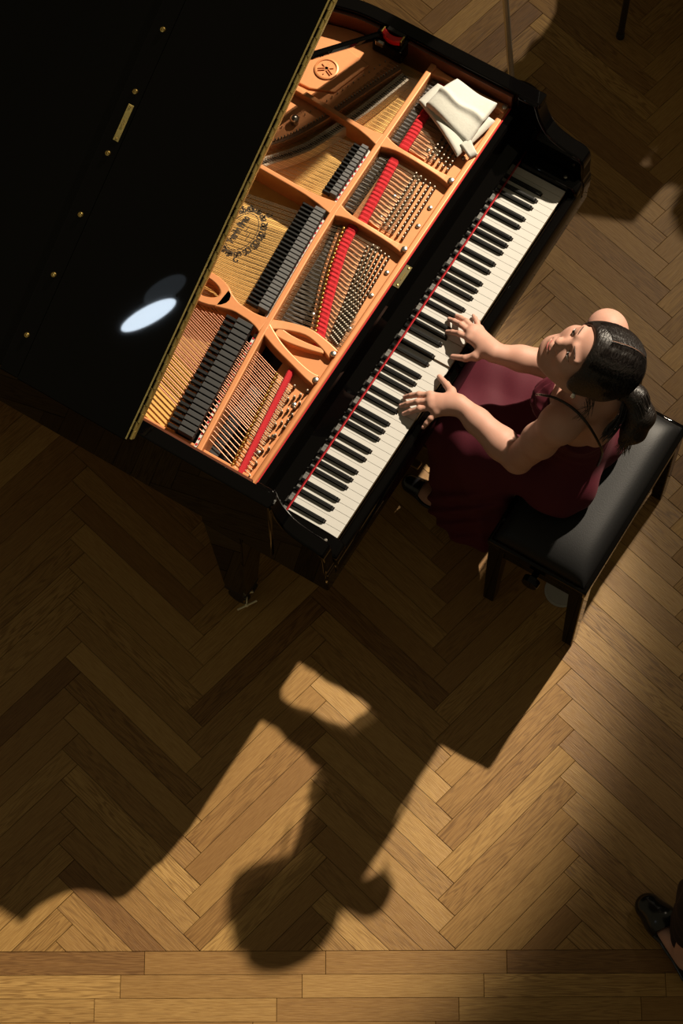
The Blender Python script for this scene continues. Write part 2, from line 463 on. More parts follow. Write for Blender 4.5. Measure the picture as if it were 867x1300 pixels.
# black keys after A C D F G ; centre offsets from the boundary (mm)
boff = {'A': 0.0020, 'C': -0.0024, 'D': 0.0024, 'F': -0.0032, 'G': -0.0004}
BW = 0.0096
blacks = [(i, (i + 1) * PITCH + boff[note(i)]) for i in range(51) if note(i) in boff]
bl = dict(blacks)
pressed_w = {24: 0.006, 27: 0.004}
def white_mesh(i, hasl, hasr, cl, cr):
    x0, x1 = 0.0005, PITCH - 0.0005
    l = x0 if cl is None else cl + BW / 2 + 0.0016
    r = x1 if cr is None else cr - BW / 2 - 0.0016
    pts = [(x0, 0), (x1, 0), (x1, 0.0485), (r, 0.0485), (r, 0.175), (l, 0.175), (l, 0.0485), (x0, 0.0485)]
    clean = []
    for p in pts:
        if not clean or abs(p[0] - clean[-1][0]) + abs(p[1] - clean[-1][1]) > 1e-6: clean.append(p)
    mb = MB(); mb.prism(clean, -0.021, -0.0022, 1)
    cl2 = [(p[0], p[1] - (0.0014 if p[1] == 0 else 0)) for p in clean]
    mb.prism(cl2, -0.0022, 0.0, 0)
    return mb.mesh('white_key')
wm = {}
for i in range(52):
    cl = bl.get(i - 1); cr_ = bl.get(i)
    key = (note(i), cl is None, cr_ is None)
    if key not in wm:
        wm[key] = white_mesh(i, 0, 0, None if cl is None else cl - i * PITCH, None if cr_ is None else cr_ - i * PITCH)
        for q in (IVORY, KEYWOOD): wm[key].materials.append(q)
    o = bpy.data.objects.new('white_key', wm[key]); COL.objects.link(o); o.parent = P
    o.location = (i * PITCH, 0, 0.735)
    if i in pressed_w:
        o.location.z -= pressed_w[i]
bk = MB()
w = BW / 2
vs = [(-w, 0, 0), (w, 0, 0), (w, 0.120, 0), (-w, 0.120, 0), (-w, 0.0022, 0.008), (w, 0.0022, 0.008), (w, 0.120, 0.008), (-w, 0.120, 0.008), (-w + .0012, 0.0085, 0.0118), (w - .0012, 0.0085, 0.0118), (w - .0012, 0.120, 0.0118), (-w + .0012, 0.120, 0.0118)]
bk.add(vs, [(3, 2, 1, 0), (0, 1, 5, 4), (1, 2, 6, 5), (2, 3, 7, 6), (3, 0, 4, 7), (4, 5, 9, 8), (5, 6, 10, 9), (6, 7, 11, 10), (7, 4, 8, 11), (8, 9, 10, 11)])
bkm = bk.mesh('black_key'); bkm.materials.append(EBONY)
for i, c in blacks:
    o = bpy.data.objects.new('black_key', bkm); COL.objects.link(o); o.parent = P
    o.location = (c, 0.0505, 0.7345)
    m_ = o.modifiers.new('bevel', 'BEVEL'); m_.width = 0.001; m_.segments = 2; m_.limit_method = 'ANGLE'

# ---- lid: long part raised 35 degrees on the spine, front flap folded back on it
PHI = math.radians(35.3)
lid_root = bpy.data.objects.new('lid', None)
bpy.data.objects.remove(lid_root)
def lid_pt(s, b, h): return (-0.118 + s * math.cos(PHI) - h * math.sin(PHI), b, 1.0015 + s * math.sin(PHI) + h * math.cos(PHI))
class LidMB(MB):
    def mesh(s, name):
        s.v = [lid_pt(*v) for v in s.v]; return MB.mesh(s, name)
lid_out = [(p[0] + 0.118 + (0.012 if p[0] > 0.6 else 0), p[1] + (0.012 if p[1] > 1.9 else 0)) for p in tail]
lid_poly = [(1.452, 0.537)] + lid_out + [(-0.006, 1.62), (-0.006, 0.537)]
lm = LidMB(); lm.prism(lid_poly, 0.0, 0.020)
lid = lm.build('lid', LACQ, P, bevel=0.003)
fm = LidMB(); fm.box(-0.010, 1.456, 0.540, 0.875, 0.0215, 0.044); fm.box(-0.010, 1.456, 0.876, 0.931, 0.0215, 0.0405)
flap = fm.build('lid_flap', LACQ, lid, bevel=0.003)
# long brass hinge: knuckles along the fold
hm = LidMB()
k = 0
s_ = -0.005
while s_ < 1.445:
    L_ = 0.0245
    x0, x1 = s_, min(s_ + L_, 1.45)
    r = 0.0045
    cyc = 0.536 + (0.0008 if k % 2 else -0.0008)
    pts = [(r * math.cos(t), r * math.sin(t)) for t in [2 * PI * q / 8 for q in range(8)]]
    vs = [(x0 + .0006, cyc + p[0], 0.022 + p[1]) for p in pts] + [(x1 - .0006, cyc + p[0], 0.022 + p[1]) for p in pts]
    hm.add(vs, [tuple(range(8)), tuple(range(15, 7, -1))] + [(q, 8 + q, 8 + (q + 1) % 8, (q + 1) % 8) for q in range(8)])
    s_ += L_; k += 1
hm.box(-0.004, 1.45, 0.5310, 0.5365, 0.006, 0.0165); hm.box(-0.004, 1.45, 0.5375, 0.5415, 0.0445, 0.0458)
hinge = hm.build('piano_hinge', DBRASS, lid, smooth=50)
for s_ in (0.106, 0.281, 0.453, 0.626, 0.797, 0.967, 1.139, 1.311):
    km = LidMB()
    km.lathe([(0.0001, 0), (0.0075, 0), (0.0075, 0.003), (0.006, 0.0055), (0.003, 0.006), (0.0028, 0.0035), (0.0001, 0.0035)], (s_, 0.8985, 0.0405), 14)
    km.build('lid_button', BRASS, lid, smooth=40)
pm = LidMB(); pm.box(0.663, 0.763, 0.886, 0.9015, 0.0405, 0.0430)
lp = pm.build('lock_strike', DBRASS, lid, bevel=0.0008)
for s_ in (0.669, 0.757):
    q = LidMB(); q.lathe([(0.0001, 0), (0.003, 0), (0.0025, 0.0012), (0.0001, 0.0014)], (s_, 0.8938, 0.0430), 10); q.build('strike_screw', BRASS, lp)
q = LidMB(); q.box(0.700, 0.722, 0.8905, 0.8965, 0.0430, 0.0438); q.build('strike_slot', BRASS, lp)
# prop stick from the treble rim up to the lid
e = lid_pt(0.72, 0.97, -0.004)
prop = MB().tube([(1.255, 0.62, 0.99), (e[0], 0.93, e[2])], 0.011, 8).build('lid_prop', LACQ, P)
MB().box(1.232, 1.284, 0.545, 0.640, 0.925, 0.988).build('prop_base', LACQ, P, bevel=0.006)
MB().box(1.225, 1.236, 0.60, 0.625, 0.975, 0.993).build('prop_hinge', NICKEL, P, bevel=0.002)

# ---- iron frame
ZP = 0.912            # web of the frame under the pins
ZR = 0.952            # top of the bars
# web in front (pin field): from the front lip back to the agraffe line
def interp(pts, x):
    return float(np.interp(x, [p[0] for p in pts], [p[1] for p in pts]))
CBAR = [(-0.06, 0.386), (0.10, 0.404), (0.347, 0.430), (0.60, 0.449), (0.741, 0.456), (0.987, 0.460), (1.27, 0.461)]
AGR = {1: [(-0.05, 0.293), (0.255, 0.337)], 2: [(0.37, 0.303), (0.42, 0.318), (0.519, 0.358), (0.60, 0.385), (0.715, 0.413)]}
REDL = {1: [(-0.05, 0.266), (0.28, 0.310)], 2: [(0.37, 0.283), (0.42, 0.303), (0.50, 0.333), (0.588, 0.362), (0.66, 0.383), (0.73, 0.393)],
        3: [(0.755, 0.380), (0.965, 0.404)], 4: [(1.005, 0.402), (1.235, 0.411)]}
def web(a0, a1, backf, n=14):
    xs = np.linspace(a0, a1, n)
    return [(a0, 0.217), (a1, 0.217)] + [(x, backf(x)) for x in xs[::-1]]
fr = MB()
fr.prism(web(-0.05, 0.36, lambda x: interp(AGR[1], min(x, .255)) + 0.008), 0.885, ZP)
fr.prism(web(0.36, 0.741, lambda x: interp(AGR[2], x) + 0.010), 0.885, ZP)
fr.prism(web(0.741, 1.268, lambda x: 0.418), 0.885, ZP)
frame = fr.build('iron_frame', COPPER, P, bevel=0.002)
# raised front lip
MB().prism_a([(0.2165, 0.89), (0.2165, 0.930), (0.219, 0.933), (0.231, 0.933), (0.234, 0.930), (0.237, 0.911), (0.237, 0.89)], -0.048, 1.266).build('front_lip', COPPER, frame, bevel=0.0015, smooth=50)
def bar(path, widths, z0, z1, name='bar', bev=0.0035):
    """a cast rib following path with varying width; sides battered"""
    L, R_ = [], []
    n = len(path)
    for i, p in enumerate(path):
        q0 = np.array(path[max(i - 1, 0)]); q1 = np.array(path[min(i + 1, n - 1)])
        t = (q1 - q0) / np.linalg.norm(q1 - q0); nr = np.array([-t[1], t[0]])
        wd = widths[i] if isinstance(widths, (list, tuple)) else widths
        L.append(np.array(p) + nr * wd / 2); R_.append(np.array(p) - nr * wd / 2)
    zz1 = z1 if isinstance(z1, (list, tuple)) else [z1] * n
    mb = MB()
    vs = [(*p, z0) for p in L] + [(*p, z0) for p in R_] + [(*p, z) for p, z in zip(L, zz1)] + [(*p, z) for p, z in zip(R_, zz1)]
    fs = []
    for i in range(n - 1):
        fs += [(i, i + 1, 2 * n + i + 1, 2 * n + i)[::-1], (n + i + 1, n + i, 3 * n + i, 3 * n + i + 1)[::-1], (2 * n + i, 2 * n + i + 1, 3 * n + i + 1, 3 * n + i)[::-1], (i + 1, i, n + i, n + i + 1)[::-1]]
    fs += [(0, 2 * n, 3 * n, n)[::-1], (n - 1, 2 * n - 1, 4 * n - 1, 3 * n - 1)[::-1]]
    mb.add(vs, fs)
    return mb.build(name, COPPER, frame, bevel=bev, seg=3)
cb = [(x, interp(CBAR, x)) for x in np.linspace(-0.052, 1.27, 26)]
bar(cb, [0.0165 if p[0] < 0.32 else 0.0175 for p in cb], 0.868, ZR, 'cross_bar')
# braces
def flare(p0, p1, w0, w1, wm, n=11):
    ts = np.linspace(0, 1, n)
    path = [(p0[0] + (p1[0] - p0[0]) * t, p0[1] + (p1[1] - p0[1]) * t) for t in ts]
    ws = [wm + (w0 - wm) * max(0, 1 - t / 0.28) ** 2 + (w1 - wm) * max(0, 1 - (1 - t) / 0.28) ** 2 for t in ts]
    return path, ws
p_, w_ = flare((0.741, 0.452), (0.739, 0.236), 0.042, 0.030, 0.0145); bar(p_, w_, 0.90, [ZR] * 4 + [ZR - .001, ZR - .003, ZR - .006, ZR - .009, ZR - .012, ZR - .014, ZR - .015], 'brace')
p_, w_ = flare((0.987, 0.456), (0.985, 0.236), 0.042, 0.030, 0.0145); bar(p_, w_, 0.90, [ZR] * 4 + [ZR - .001, ZR - .003, ZR - .006, ZR - .009, ZR - .012, ZR - .014, ZR - .015], 'brace')
p_, w_ = flare((0.741, 0.460), (0.752, 0.90), 0.042, 0.030, 0.0145); bar(p_, w_, 0.868, ZR, 'brace')
p_, w_ = flare((0.987, 0.464), (1.010, 0.80), 0.042, 0.030, 0.0145); bar(p_, w_, 0.868, ZR, 'brace')
p_, w_ = flare((1.258, 0.466), (1.256, 0.222), 0.034, 0.03, 0.016); bar(p_, w_, 0.89, ZR - 0.012, 'brace')
# bass break: forked brace in front, hole-eyed brace behind
p_ = smooth_path([(0.350, 0.432), (0.372, 0.395), (0.392, 0.33), (0.386, 0.275), (0.374, 0.236)], 4); bar(p_, [0.034 - 0.010 * math.sin(PI * i / (len(p_) - 1)) for i in range(len(p_))], 0.895, [ZR - 0.014 * i / (len(p_) - 1) for i in range(len(p_))], 'brace')
p_ = smooth_path([(0.344, 0.432), (0.318, 0.375), (0.300, 0.315), (0.288, 0.265), (0.286, 0.236)], 4); bar(p_, [0.034 - 0.012 * math.sin(PI * i / (len(p_) - 1)) for i in range(len(p_))], 0.895, [ZR - 0.014 * i / (len(p_) - 1) for i in range(len(p_))], 'brace')
MB().prism([(0.345, 0.425), (0.372, 0.385), (0.385, 0.33), (0.380, 0.23), (0.29, 0.23), (0.305, 0.32), (0.325, 0.385)], 0.89, 0.921).build('web_plate', COPPER, frame, bevel=0.004)
p_ = smooth_path([(0.352, 0.400), (0.350, 0.36), (0.357, 0.31), (0.368, 0.262)], 4); bar(p_, [0.030 - 0.016 * i / (len(p_) - 1) for i in range(len(p_))], 0.90, [ZR - 0.004 - 0.010 * i / (len(p_) - 1) for i in range(len(p_))], 'web_rib')
p_ = smooth_path([(0.347, 0.434), (0.350, 0.48), (0.353, 0.53), (0.356, 0.575)], 4); bar(p_, [0.052, 0.044, 0.036, 0.031] + [0.028] * 4 + [0.032, 0.040, 0.050, 0.058, 0.066][:len(p_) - 8], 0.868, ZR, 'brace')
# eye of the rear brace
eye = MB(); no = 24
ov, iv = [], []
for kx in range(no):
    t = 2 * PI * kx / no
    ov.append((0.360 + 0.047 * math.cos(t), 0.632 + 0.085 * math.sin(t))); iv.append((0.360 + 0.026 * math.cos(t), 0.640 + 0.055 * math.sin(t)))
vs = [(*p, z) for z in (0.89, ZR) for p in ov] + [(*p, z) for z in (0.89, ZR) for p in iv]
fs = []
for kx in range(no):
    k2 = (kx + 1) % no
    fs += [(kx, k2, no + k2, no + kx), (no + kx, no + k2, 3 * no + k2, 3 * no + kx), (2 * no + k2, 2 * no + kx, 3 * no + kx, 3 * no + k2), (k2, kx, 2 * no + kx, 2 * no + k2)]
eye.add(vs, fs); eye.build('brace_eye', COPPER, frame, bevel=0.004, smooth=40)
p_ = [(0.362, 0.71), (0.366, 0.80), (0.37, 0.95)]; bar(p_, 0.03, 0.87, ZR, 'brace')
# tail web with hitch pins (behind the bridge) and the bass edge
HIT = [(0.36, 1.32), (0.55, 1.12), (0.70, 0.86), (0.78, 0.765), (0.86, 0.690), (0.96, 0.636), (1.07, 0.594), (1.16, 0.560), (1.222, 0.535)]
hs = smooth_path(HIT, 6)
tailweb = hs + [(p[0], p[1]) for p in offset_path(outer, 0.055) if 0.53 < p[1] and p[0] > 0.5][:34]
web_end = [p for p in offset_path(outer, 0.055) if p[0] > 0.45 and 0.53 < p[1]]
tailweb = hs + web_end
MB().prism(tailweb, 0.895, 0.924).build('tail_web', COPPER, frame, bevel=0.003)
MB().prism([(-0.053, 0.20), (-0.030, 0.20), (-0.030, 0.50), (-0.034, 0.60), (-0.040, 0.9), (-0.053, 0.9)], 0.87, 0.930).build('side_web', COPPER, frame, bevel=0.003)
# raised panel with the round cast emblem
MB().prism([(1.060, 0.655), (1.185, 0.618), (1.20, 0.70), (1.165, 0.80), (1.06, 0.90), (1.03, 0.90), (1.035, 0.72)], 0.924, 0.931).build('emblem_panel', COPPER, frame, bevel=0.003)
EC = (1.111, 0.712, 0.931)
em = MB(); em.lathe([(0.0001, 0), (0.034, 0), (0.034, 0.004), (0.031, 0.0055), (0.0285, 0.0055), (0.0275, 0.0025), (0.0001, 0.0025)], EC, 40)
emb = em.build('emblem', COPPER, frame, smooth=35)
forks = MB()
for t in (PI / 2, PI / 2 + 2 * PI / 3, PI / 2 + 4 * PI / 3):
    t += math.radians(35)
    d = np.array([math.cos(t), math.sin(t)]); n_ = np.array([-d[1], d[0]])
    def pp(u, v): 
        q = d * u + n_ * v; return (EC[0] + q[0], EC[1] + q[1])
    for sgn in (-1, 1):
        forks.prism([pp(0.004, sgn * 0.0022), pp(0.004, sgn * 0.0044), pp(0.024, sgn * 0.0044), pp(0.024, sgn * 0.0022)], EC[2] + 0.0025, EC[2] + 0.0062)
    forks.prism([pp(-0.004, -0.0044), pp(-0.004, 0.0044), pp(0.004, 0.0044), pp(0.004, -0.0044)], EC[2] + 0.0025, EC[2] + 0.0062)
    forks.prism([pp(-0.020, -0.0014), pp(-0.020, 0.0014), pp(-0.004, 0.0014), pp(-0.004, -0.0014)], EC[2] + 0.0025, EC[2] + 0.0062)
forks.build('tuning_forks', COPPER, emb)
# bolts
def bolt(a, b, z, r=0.0085):
    bm_ = MB(); bm_.lathe([(0.0001, 0), (r, 0), (r, 0.003), (r * .82, 0.0055), (r * .3, 0.0068), (0.0001, 0.0068)], (a, b, z), 16)
    o = bm_.build('bolt', NICKEL, frame, smooth=35)
    return o
for (a, b) in ((0.374, 0.238), (0.2855, 0.238), (0.739, 0.238), (0.985, 0.238)): bolt(a, b, ZR - 0.0145)
bolt(1.258, 0.228, ZR - 0.012)
for (a, b) in ((0.47, 0.247), (0.585, 0.248), (0.665, 0.248), (0.83, 0.249), (0.895, 0.250), (1.075, 0.250), (0.10, 0.252), (0.205, 0.255), (0.455, 0.352), (0.56, 0.343), (0.66, 0.352), (0.80, 0.35), (0.875, 0.352), (1.045, 0.345), (0.225, 0.300), (0.04, 0.262), (1.19, 0.385)):
    bolt(a, b, ZP, 0.0068)
q = MB(); q.ball((0.925, 0.700, 0.942), 0.013, 16); q.lathe([(0.0001, 0), (0.012, 0), (0.012, 0.012), (0.0001, 0.012)], (0.925, 0.700, 0.924), 16); q.build('frame_nut', NICKEL, frame, smooth=60)
for (a, b) in ((0.955, 0.478), (1.02, 0.480), (0.70, 0.478)):
    q = MB(); q.lathe([(0.0001, 0), (0.0045, 0), (0.003, 0.003), (0.0001, 0.003)], (a, b, 0.872), 10); q.build('board_screw', DECAL, P)

# ---- bridge
brl = smooth_path([(0.50, 1.13), (0.62, 0.90), (0.72, 0.765), (0.80, 0.695), (0.855, 0.652), (0.908, 0.622), (1.039, 0.572), (1.122, 0.546), (1.215, 0.520)], 6)
i_ = offset_path(brl, 0.0); 
bro, bri = offset_path(brl, 0.013), offset_path(brl, -0.017)
wall_strip(bro, bri, 0.872, 0.918).build('bridge', BRIDGE, P, bevel=0.002)
pinm = MB().lathe([(0.0001, -0.004), (0.0011, -0.004), (0.0011, 0.004), (0.0001, 0.0045)], (0, 0, 0), 6).mesh('bridge_pin'); 
pins = MB(); hitch = MB()
brf = [p for p in brl if p[0] > 0.62]
def along(path, t):
    seg = [0.0]
    for a, b in zip(path[:-1], path[1:]): seg.append(seg[-1] + math.hypot(b[0] - a[0], b[1] - a[1]))
    d = t * seg[-1]; xs = [p[0] for p in path]; ys = [p[1] for p in path]
    return np.array([np.interp(d, seg, xs), np.interp(d, seg, ys)])
nb = 105
for i in range(nb):
    c = along(brf, (i + 0.5) / nb)
    for dv in (-0.008, 0.0065):
        pins.lathe([(0.0001, 0), (0.0013, 0), (0.0013, 0.005), (0.0001, 0.0055)], (c[0], c[1] + dv, 0.917), 5)
    pins.box(c[0] - 0.0018, c[0] + 0.0018, c[1] - 0.011, c[1] + 0.002, 0.9175, 0.9188, 1)
o = pins.build('bridge_pin_rows', [NICKEL, BLACK], P); o['kind'] = 'stuff'
hsf = [p for p in hs if p[0] > 0.66]
for i in range(72):
    c = along(hsf, (i + 0.5) / 72)
    hitch.lathe([(0.0001, 0), (0.0022, 0), (0.002, 0.009), (0.0001, 0.010)], (c[0] + 0.004, c[1] + 0.014, 0.924), 6)
    if i % 2 == 0: hitch.lathe([(0.0001, 0), (0.0018, 0), (0.0016, 0.007), (0.0001, 0.008)], (c[0] + 0.010, c[1] + 0.047, 0.924), 6)
o = hitch.build('hitch_pins', NICKEL, frame); o['kind'] = 'stuff'
# silver felt strip between hitch pins and bridge
wall_strip(offset_path(hsf, 0.003)[::-1], offset_path(hsf, 0.013)[::-1], 0.905, 0.9255).build('hitch_felt', HFELT, P)

# ---- strings
ZS = 0.928
trip = MB(); wound = MB(); plain_front = MB()
def string(mb, pts, r, n=6): mb.tube(pts, r, n, caps=False)
# section 1: bass, copper wound, slanting to the treble towards the tail
NB = 22
bass_a = [-0.028 + 0.278 * i / (NB - 1) for i in range(NB)]
pin_fields = {}
for i, a in enumerate(bass_a):
    b0 = interp(AGR[1], a)
    slope = 0.30
    double = i > 7
    r = 0.0018 - 0.0008 * i / NB
    for dv in ((-0.0028, 0.0028) if double else (0.0,)):
        aa = a + dv
        string(wound, [(aa, b0, ZS), (aa + slope * 0.06, b0 + 0.06, ZS + 0.006), (aa + slope * 0.9, b0 + 0.9, ZS + 0.010)], r)
        string(plain_front, [(aa - 0.012, b0 - 0.055, ZP + 0.012), (aa, b0, ZS)], 0.0011)
# section 2 / 3 / 4: plain steel trichords
secs = {2: (0.385, 0.712, 26, -0.17), 3: (0.772, 0.958, 15, -0.10), 4: (1.018, 1.232, 18, -0.04)}
for sct, (a0, a1, n, sl) in secs.items():
    for i in range(n):
        a = a0 + (a1 - a0) * i / (n - 1)
        bfront = interp(AGR[2], a) if sct == 2 else 0.425
        # end on the bridge / under the lid
        best = None
        for (pa, pb) in brl:
            pass
        bend = 1.25
        for bb in np.arange(0.47, 1.3, 0.004):
            x = a + sl * (bb - bfront)
            yb = np.interp(x, [p[0] for p in brl], [p[1] for p in brl])
            if bb >= yb: bend = bb; break
        bre = interp(REDL[sct], a) - 0.02
        for dv in (-0.0036, 0.0, 0.0036):
            aa = a + dv
            string(trip, [(aa, bfront, ZS), (aa + sl * (bend - bfront), bend, 0.9215)], 0.00075 if sct == 2 else 0.0006, 5)
            if sct > 2 : string(trip, [(aa + sl * (bend - bfront), bend, 0.9215), (aa + sl * (bend - bfront) - .002, bend + 0.055, 0.926)], 0.0006, 4)
            string(plain_front, [(aa, bfront, ZS), (aa, bre + 0.014, ZP + 0.0175), (aa, bre - 0.02 - 0.05, ZP + 0.011)], 0.0008, 5)
o = trip.build('strings', STEEL, P, smooth=80); o['kind'] = 'stuff'; o['label'] = 'plain steel strings'
o = wound.build('bass_strings', WOUND, P, smooth=80); o['kind'] = 'stuff'; o['label'] = 'copper-wound bass strings'
o = plain_front.build('string_ends', STEEL, P, smooth=80); o['kind'] = 'stuff'
# cast ribs between the felt and the pins
ribs = MB()
for sct, (a0, a1, n, sl) in secs.items():
    for i in range(n):
        a = a0 + (a1 - a0) * i / (n - 1)
        b1 = interp(REDL[sct], a) - 0.012
        b0 = {2: 0.315, 3: 0.335, 4: 0.338}[sct]
        if sct == 2: b0 = 0.262 + 0.062 * min(1, max(0, (a - 0.39) / 0.26))
        if b1 - b0 > 0.01:
            ribs.prism_a([(b0, ZP - .001), (b0, ZP + 0.004), (b1, ZP + 0.011), (b1, ZP - .001)], a - 0.0038, a + 0.0038)
o = ribs.build('string_bearers', COPPER, frame); o['kind'] = 'stuff'

# red felt strips, ribbed by the strings
for sct, L in REDL.items():
    a0, a1 = L[0][0], L[-1][0]
    n = int((a1 - a0) / 0.004)
    mb = MB(); vs = []; fs = []
    for i in range(n + 1):
        a = a0 + (a1 - a0) * i / n; c = interp(L, a)
        rib = 0.0
        if sct in secs:
            s0, s1, nn, _ = secs[sct]; ph = (a - s0) / ((s1 - s0) / (nn - 1)); rib = 0.0016 * math.cos(2 * PI * ph)
        h = 0.0140 if sct > 1 else 0.0085
        zt = ZP + (0.0225 if sct > 1 else 0.020) - rib
        vs += [(a, c - h, ZP - .001), (a, c - h, zt - 0.004), (a, c - h * .6, zt), (a, c + h * .6, zt), (a, c + h, zt - 0.004), (a, c + h, ZP - .001)]
    for i in range(n):
        for kx in range(5): fs.append((i * 6 + kx, i * 6 + kx + 1, (i + 1) * 6 + kx + 1, (i + 1) * 6 + kx))
    fs += [tuple(range(5, -1, -1)), tuple(range(n * 6, n * 6 + 6))]
    mb.add(vs, [f[::-1] for f in fs]); mb.build('felt_strip', RED, P)

# agraffes
agm = MB(); agm.lathe([(0.0001, 0), (0.005, 0), (0.005, 0.004), (0.0036, 0.005), (0.0036, 0.010), (0.0052, 0.013), (0.0047, 0.0185), (0.003, 0.0215), (0.0001, 0.022)], (0, 0, 0), 10)
agme = agm.mesh('agraffe'); agme.materials.append(BRASS); agme.polygons.foreach_set('use_smooth', [True] * len(agme.polygons)); agme.set_sharp_from_angle(angle=0.7)
ag_at = [(a, interp(AGR[1], a)) for a in bass_a]
ag_at += [(secs[2][0] + (secs[2][1] - secs[2][0]) * i / 25, interp(AGR[2], secs[2][0] + (secs[2][1] - secs[2][0]) * i / 25)) for i in range(26)]
for p in ag_at:
    o = bpy.data.objects.new('agraffe', agme); COL.objects.link(o); o.parent = P; o.location = (p[0], p[1], ZP)
# copper ledge behind the agraffes of section 2
wall_strip([(p[0], p[1] + 0.010) for p in smooth_path(AGR[2], 4)], [(p[0], p[1] + 0.018) for p in smooth_path(AGR[2], 4)], 0.87, 0.917).build('agraffe_ledge', COPPER, frame, bevel=0.002)

# tuning pins
tpm = MB(); tpm.lathe([(0.0001, 0), (0.0030, 0), (0.0030, 0.013), (0.0026, 0.0145), (0.0023, 0.0225), (0.0001, 0.023)], (0, 0, 0), 10)
for zz in (0.0045, 0.0065, 0.0085):
    tpm.lathe([(0.0030, -0.0009), (0.0042, 0), (0.0030, 0.0009)], (0, 0, zz), 10, 1)
tpme = tpm.mesh('tuning_pin'); tpme.materials.append(PINM); tpme.materials.append(DSTEEL); tpme.polygons.foreach_set('use_smooth', [True] * len(tpme.polygons)); tpme.set_sharp_from_angle(angle=0.6)
tp = []
# bass: paired rows following the felt
for i, a in enumerate(bass_a):
    b0 = interp(REDL[1], a) - 0.030 - (i % 3) * 0.0125
    if a < -0.03: continue
    nrow = 2 if i > 7 else 1
    for r in range(nrow):
        b = b0 - r * 0.036 * (0.35 + 0.65 * max(0, (a - 0.02) / 0.23)) + 0.004
        if b > 0.240: tp.append((a - 0.004 + r * 0.006, b))
def field(a0, a1, bb0, bb1, rows, pitch, shear):
    n = int((a1 - a0) / pitch) + 1
    for r in range(rows):
        for i in range(n):
            a = a0 + i * pitch + r * shear
            t = (a - a0) / (a1 - a0)
            b_lo = bb0[0] + (bb0[1] - bb0[0]) * t; b_hi = bb1[0] + (bb1[1] - bb1[0]) * t
            b = b_lo + (b_hi - b_lo) * r / (rows - 1)
            if a0 - 0.002 <= a <= a1 + 0.004: tp.append((a, b))
field(0.408, 0.706, (0.248, 0.266), (0.272, 0.332), 6, 0.0146, 0.0022)
field(0.772, 0.955, (0.264, 0.270), (0.328, 0.334), 5, 0.0126, 0.0026)
field(1.014, 1.215, (0.268, 0.272), (0.328, 0.334), 5, 0.0136, 0.0026)
for (a, b) in tp[:298]:
    o = bpy.data.objects.new('tuning_pin', tpme); COL.objects.link(o); o.parent = P; o.location = (a, b, ZP)
    o.rotation_euler = (0.09, 0.0, 0.0)

# dampers: grey block in front, black felt wedge behind
def damper_row(a0, a1, n, bf0, bf1, front, dep, back):
    pitch = (a1 - a0) / n
    for i in range(n):
        a = a0 + pitch * (i + 0.5); t = (i + 0.5) / n
        bf = bf0 + (bf1 - bf0) * t
        mb = MB()
        w2 = pitch * 0.40
        mb.box(a - w2, a + w2, bf, bf + front, 0.934, 0.958 + 0.0006 * math.sin(i * 1.7), 0)
        d = mb.build('damper', DAMPG if dep else DAMP, P, bevel=0.0012)
        f = MB(); f.box(a - w2 * 0.85, a + w2 * 0.85, bf + front + 0.002, bf + front + back, 0.930, 0.944, 0, 0.002)
        f.build('damper_felt', FELTB, d)
damper_row(-0.030, 0.330, 21, 0.418, 0.458, 0.046, 0, 0.036)
damper_row(0.382, 0.722, 26, 0.446, 0.474, 0.031, 1, 0.040)
damper_row(0.772, 0.950, 14, 0.474, 0.477, 0.020, 1, 0.026)
# damper guide rail with red bushings
rail = MB(); rail.prism([(p[0], p[1] + 0.0135) for p in cb if p[0] < 1.0] + [(p[0], p[1] + 0.021) for p in cb[::-1] if p[0] < 1.0], 0.90, 0.932)
rail.build('guide_rail', WHITEC, P)
bush = MB()
for i in range(58):
    a = -0.03 + i * 0.0168; bush.box(a - .003, a + .003, interp(CBAR, a) + 0.0145, interp(CBAR, a) + 0.020, 0.932, 0.9335)
o = bush.build('rail_bushings', RED, P); o['kind'] = 'stuff'
# hammers glimpsed between agraffes and cross bar (section 2) and under the bass strings
def row_of(name, m, a0, a1, n, bf, b1, z0, z1, wd):
    for i in range(n):
        a = a0 + (a1 - a0) * i / (n - 1)
        MB().box(a - wd / 2, a + wd / 2, bf(a), b1(a), z0, z1, 0, 0.0008).build(name, m, P)
row_of('hammer', DAMPG, 0.388, 0.72, 27, lambda a: max(interp(CBAR, a) - 0.070, interp(AGR[2], a) + 0.022), lambda a: interp(CBAR, a) - 0.018, 0.86, 0.905, 0.0072)
MB().box(0.385, 0.73, 0.395, 0.445, 0.80, 0.858).build('hammer_rail', DAMP, P)
MB().box(-0.04, 0.30, 0.36, 0.395, 0.80, 0.86).build('hammer_rail', DAMP, P)
# treble: capo pressure bars with dark bushings
for (a0, a1) in ((0.768, 0.965), (1.012, 1.24)):
    MB().box(a0, a1, 0.421, 0.446, 0.895, 0.921).build('action_bracket', DAMP, P)
    coil = MB()
    n = int((a1 - a0) / 0.0125)
    for i in range(n):
        a = a0 + 0.006 + i * 0.0125
        coil.tube([(a, 0.424, 0.924), (a, 0.444, 0.924)], 0.0042, 8, 0); coil.box(a + .0045, a + .008, 0.421, 0.447, 0.921, 0.927, 1)
    o = coil.build('spring_row', [DAMPG, FELTB], P, smooth=50); o['kind'] = 'stuff'

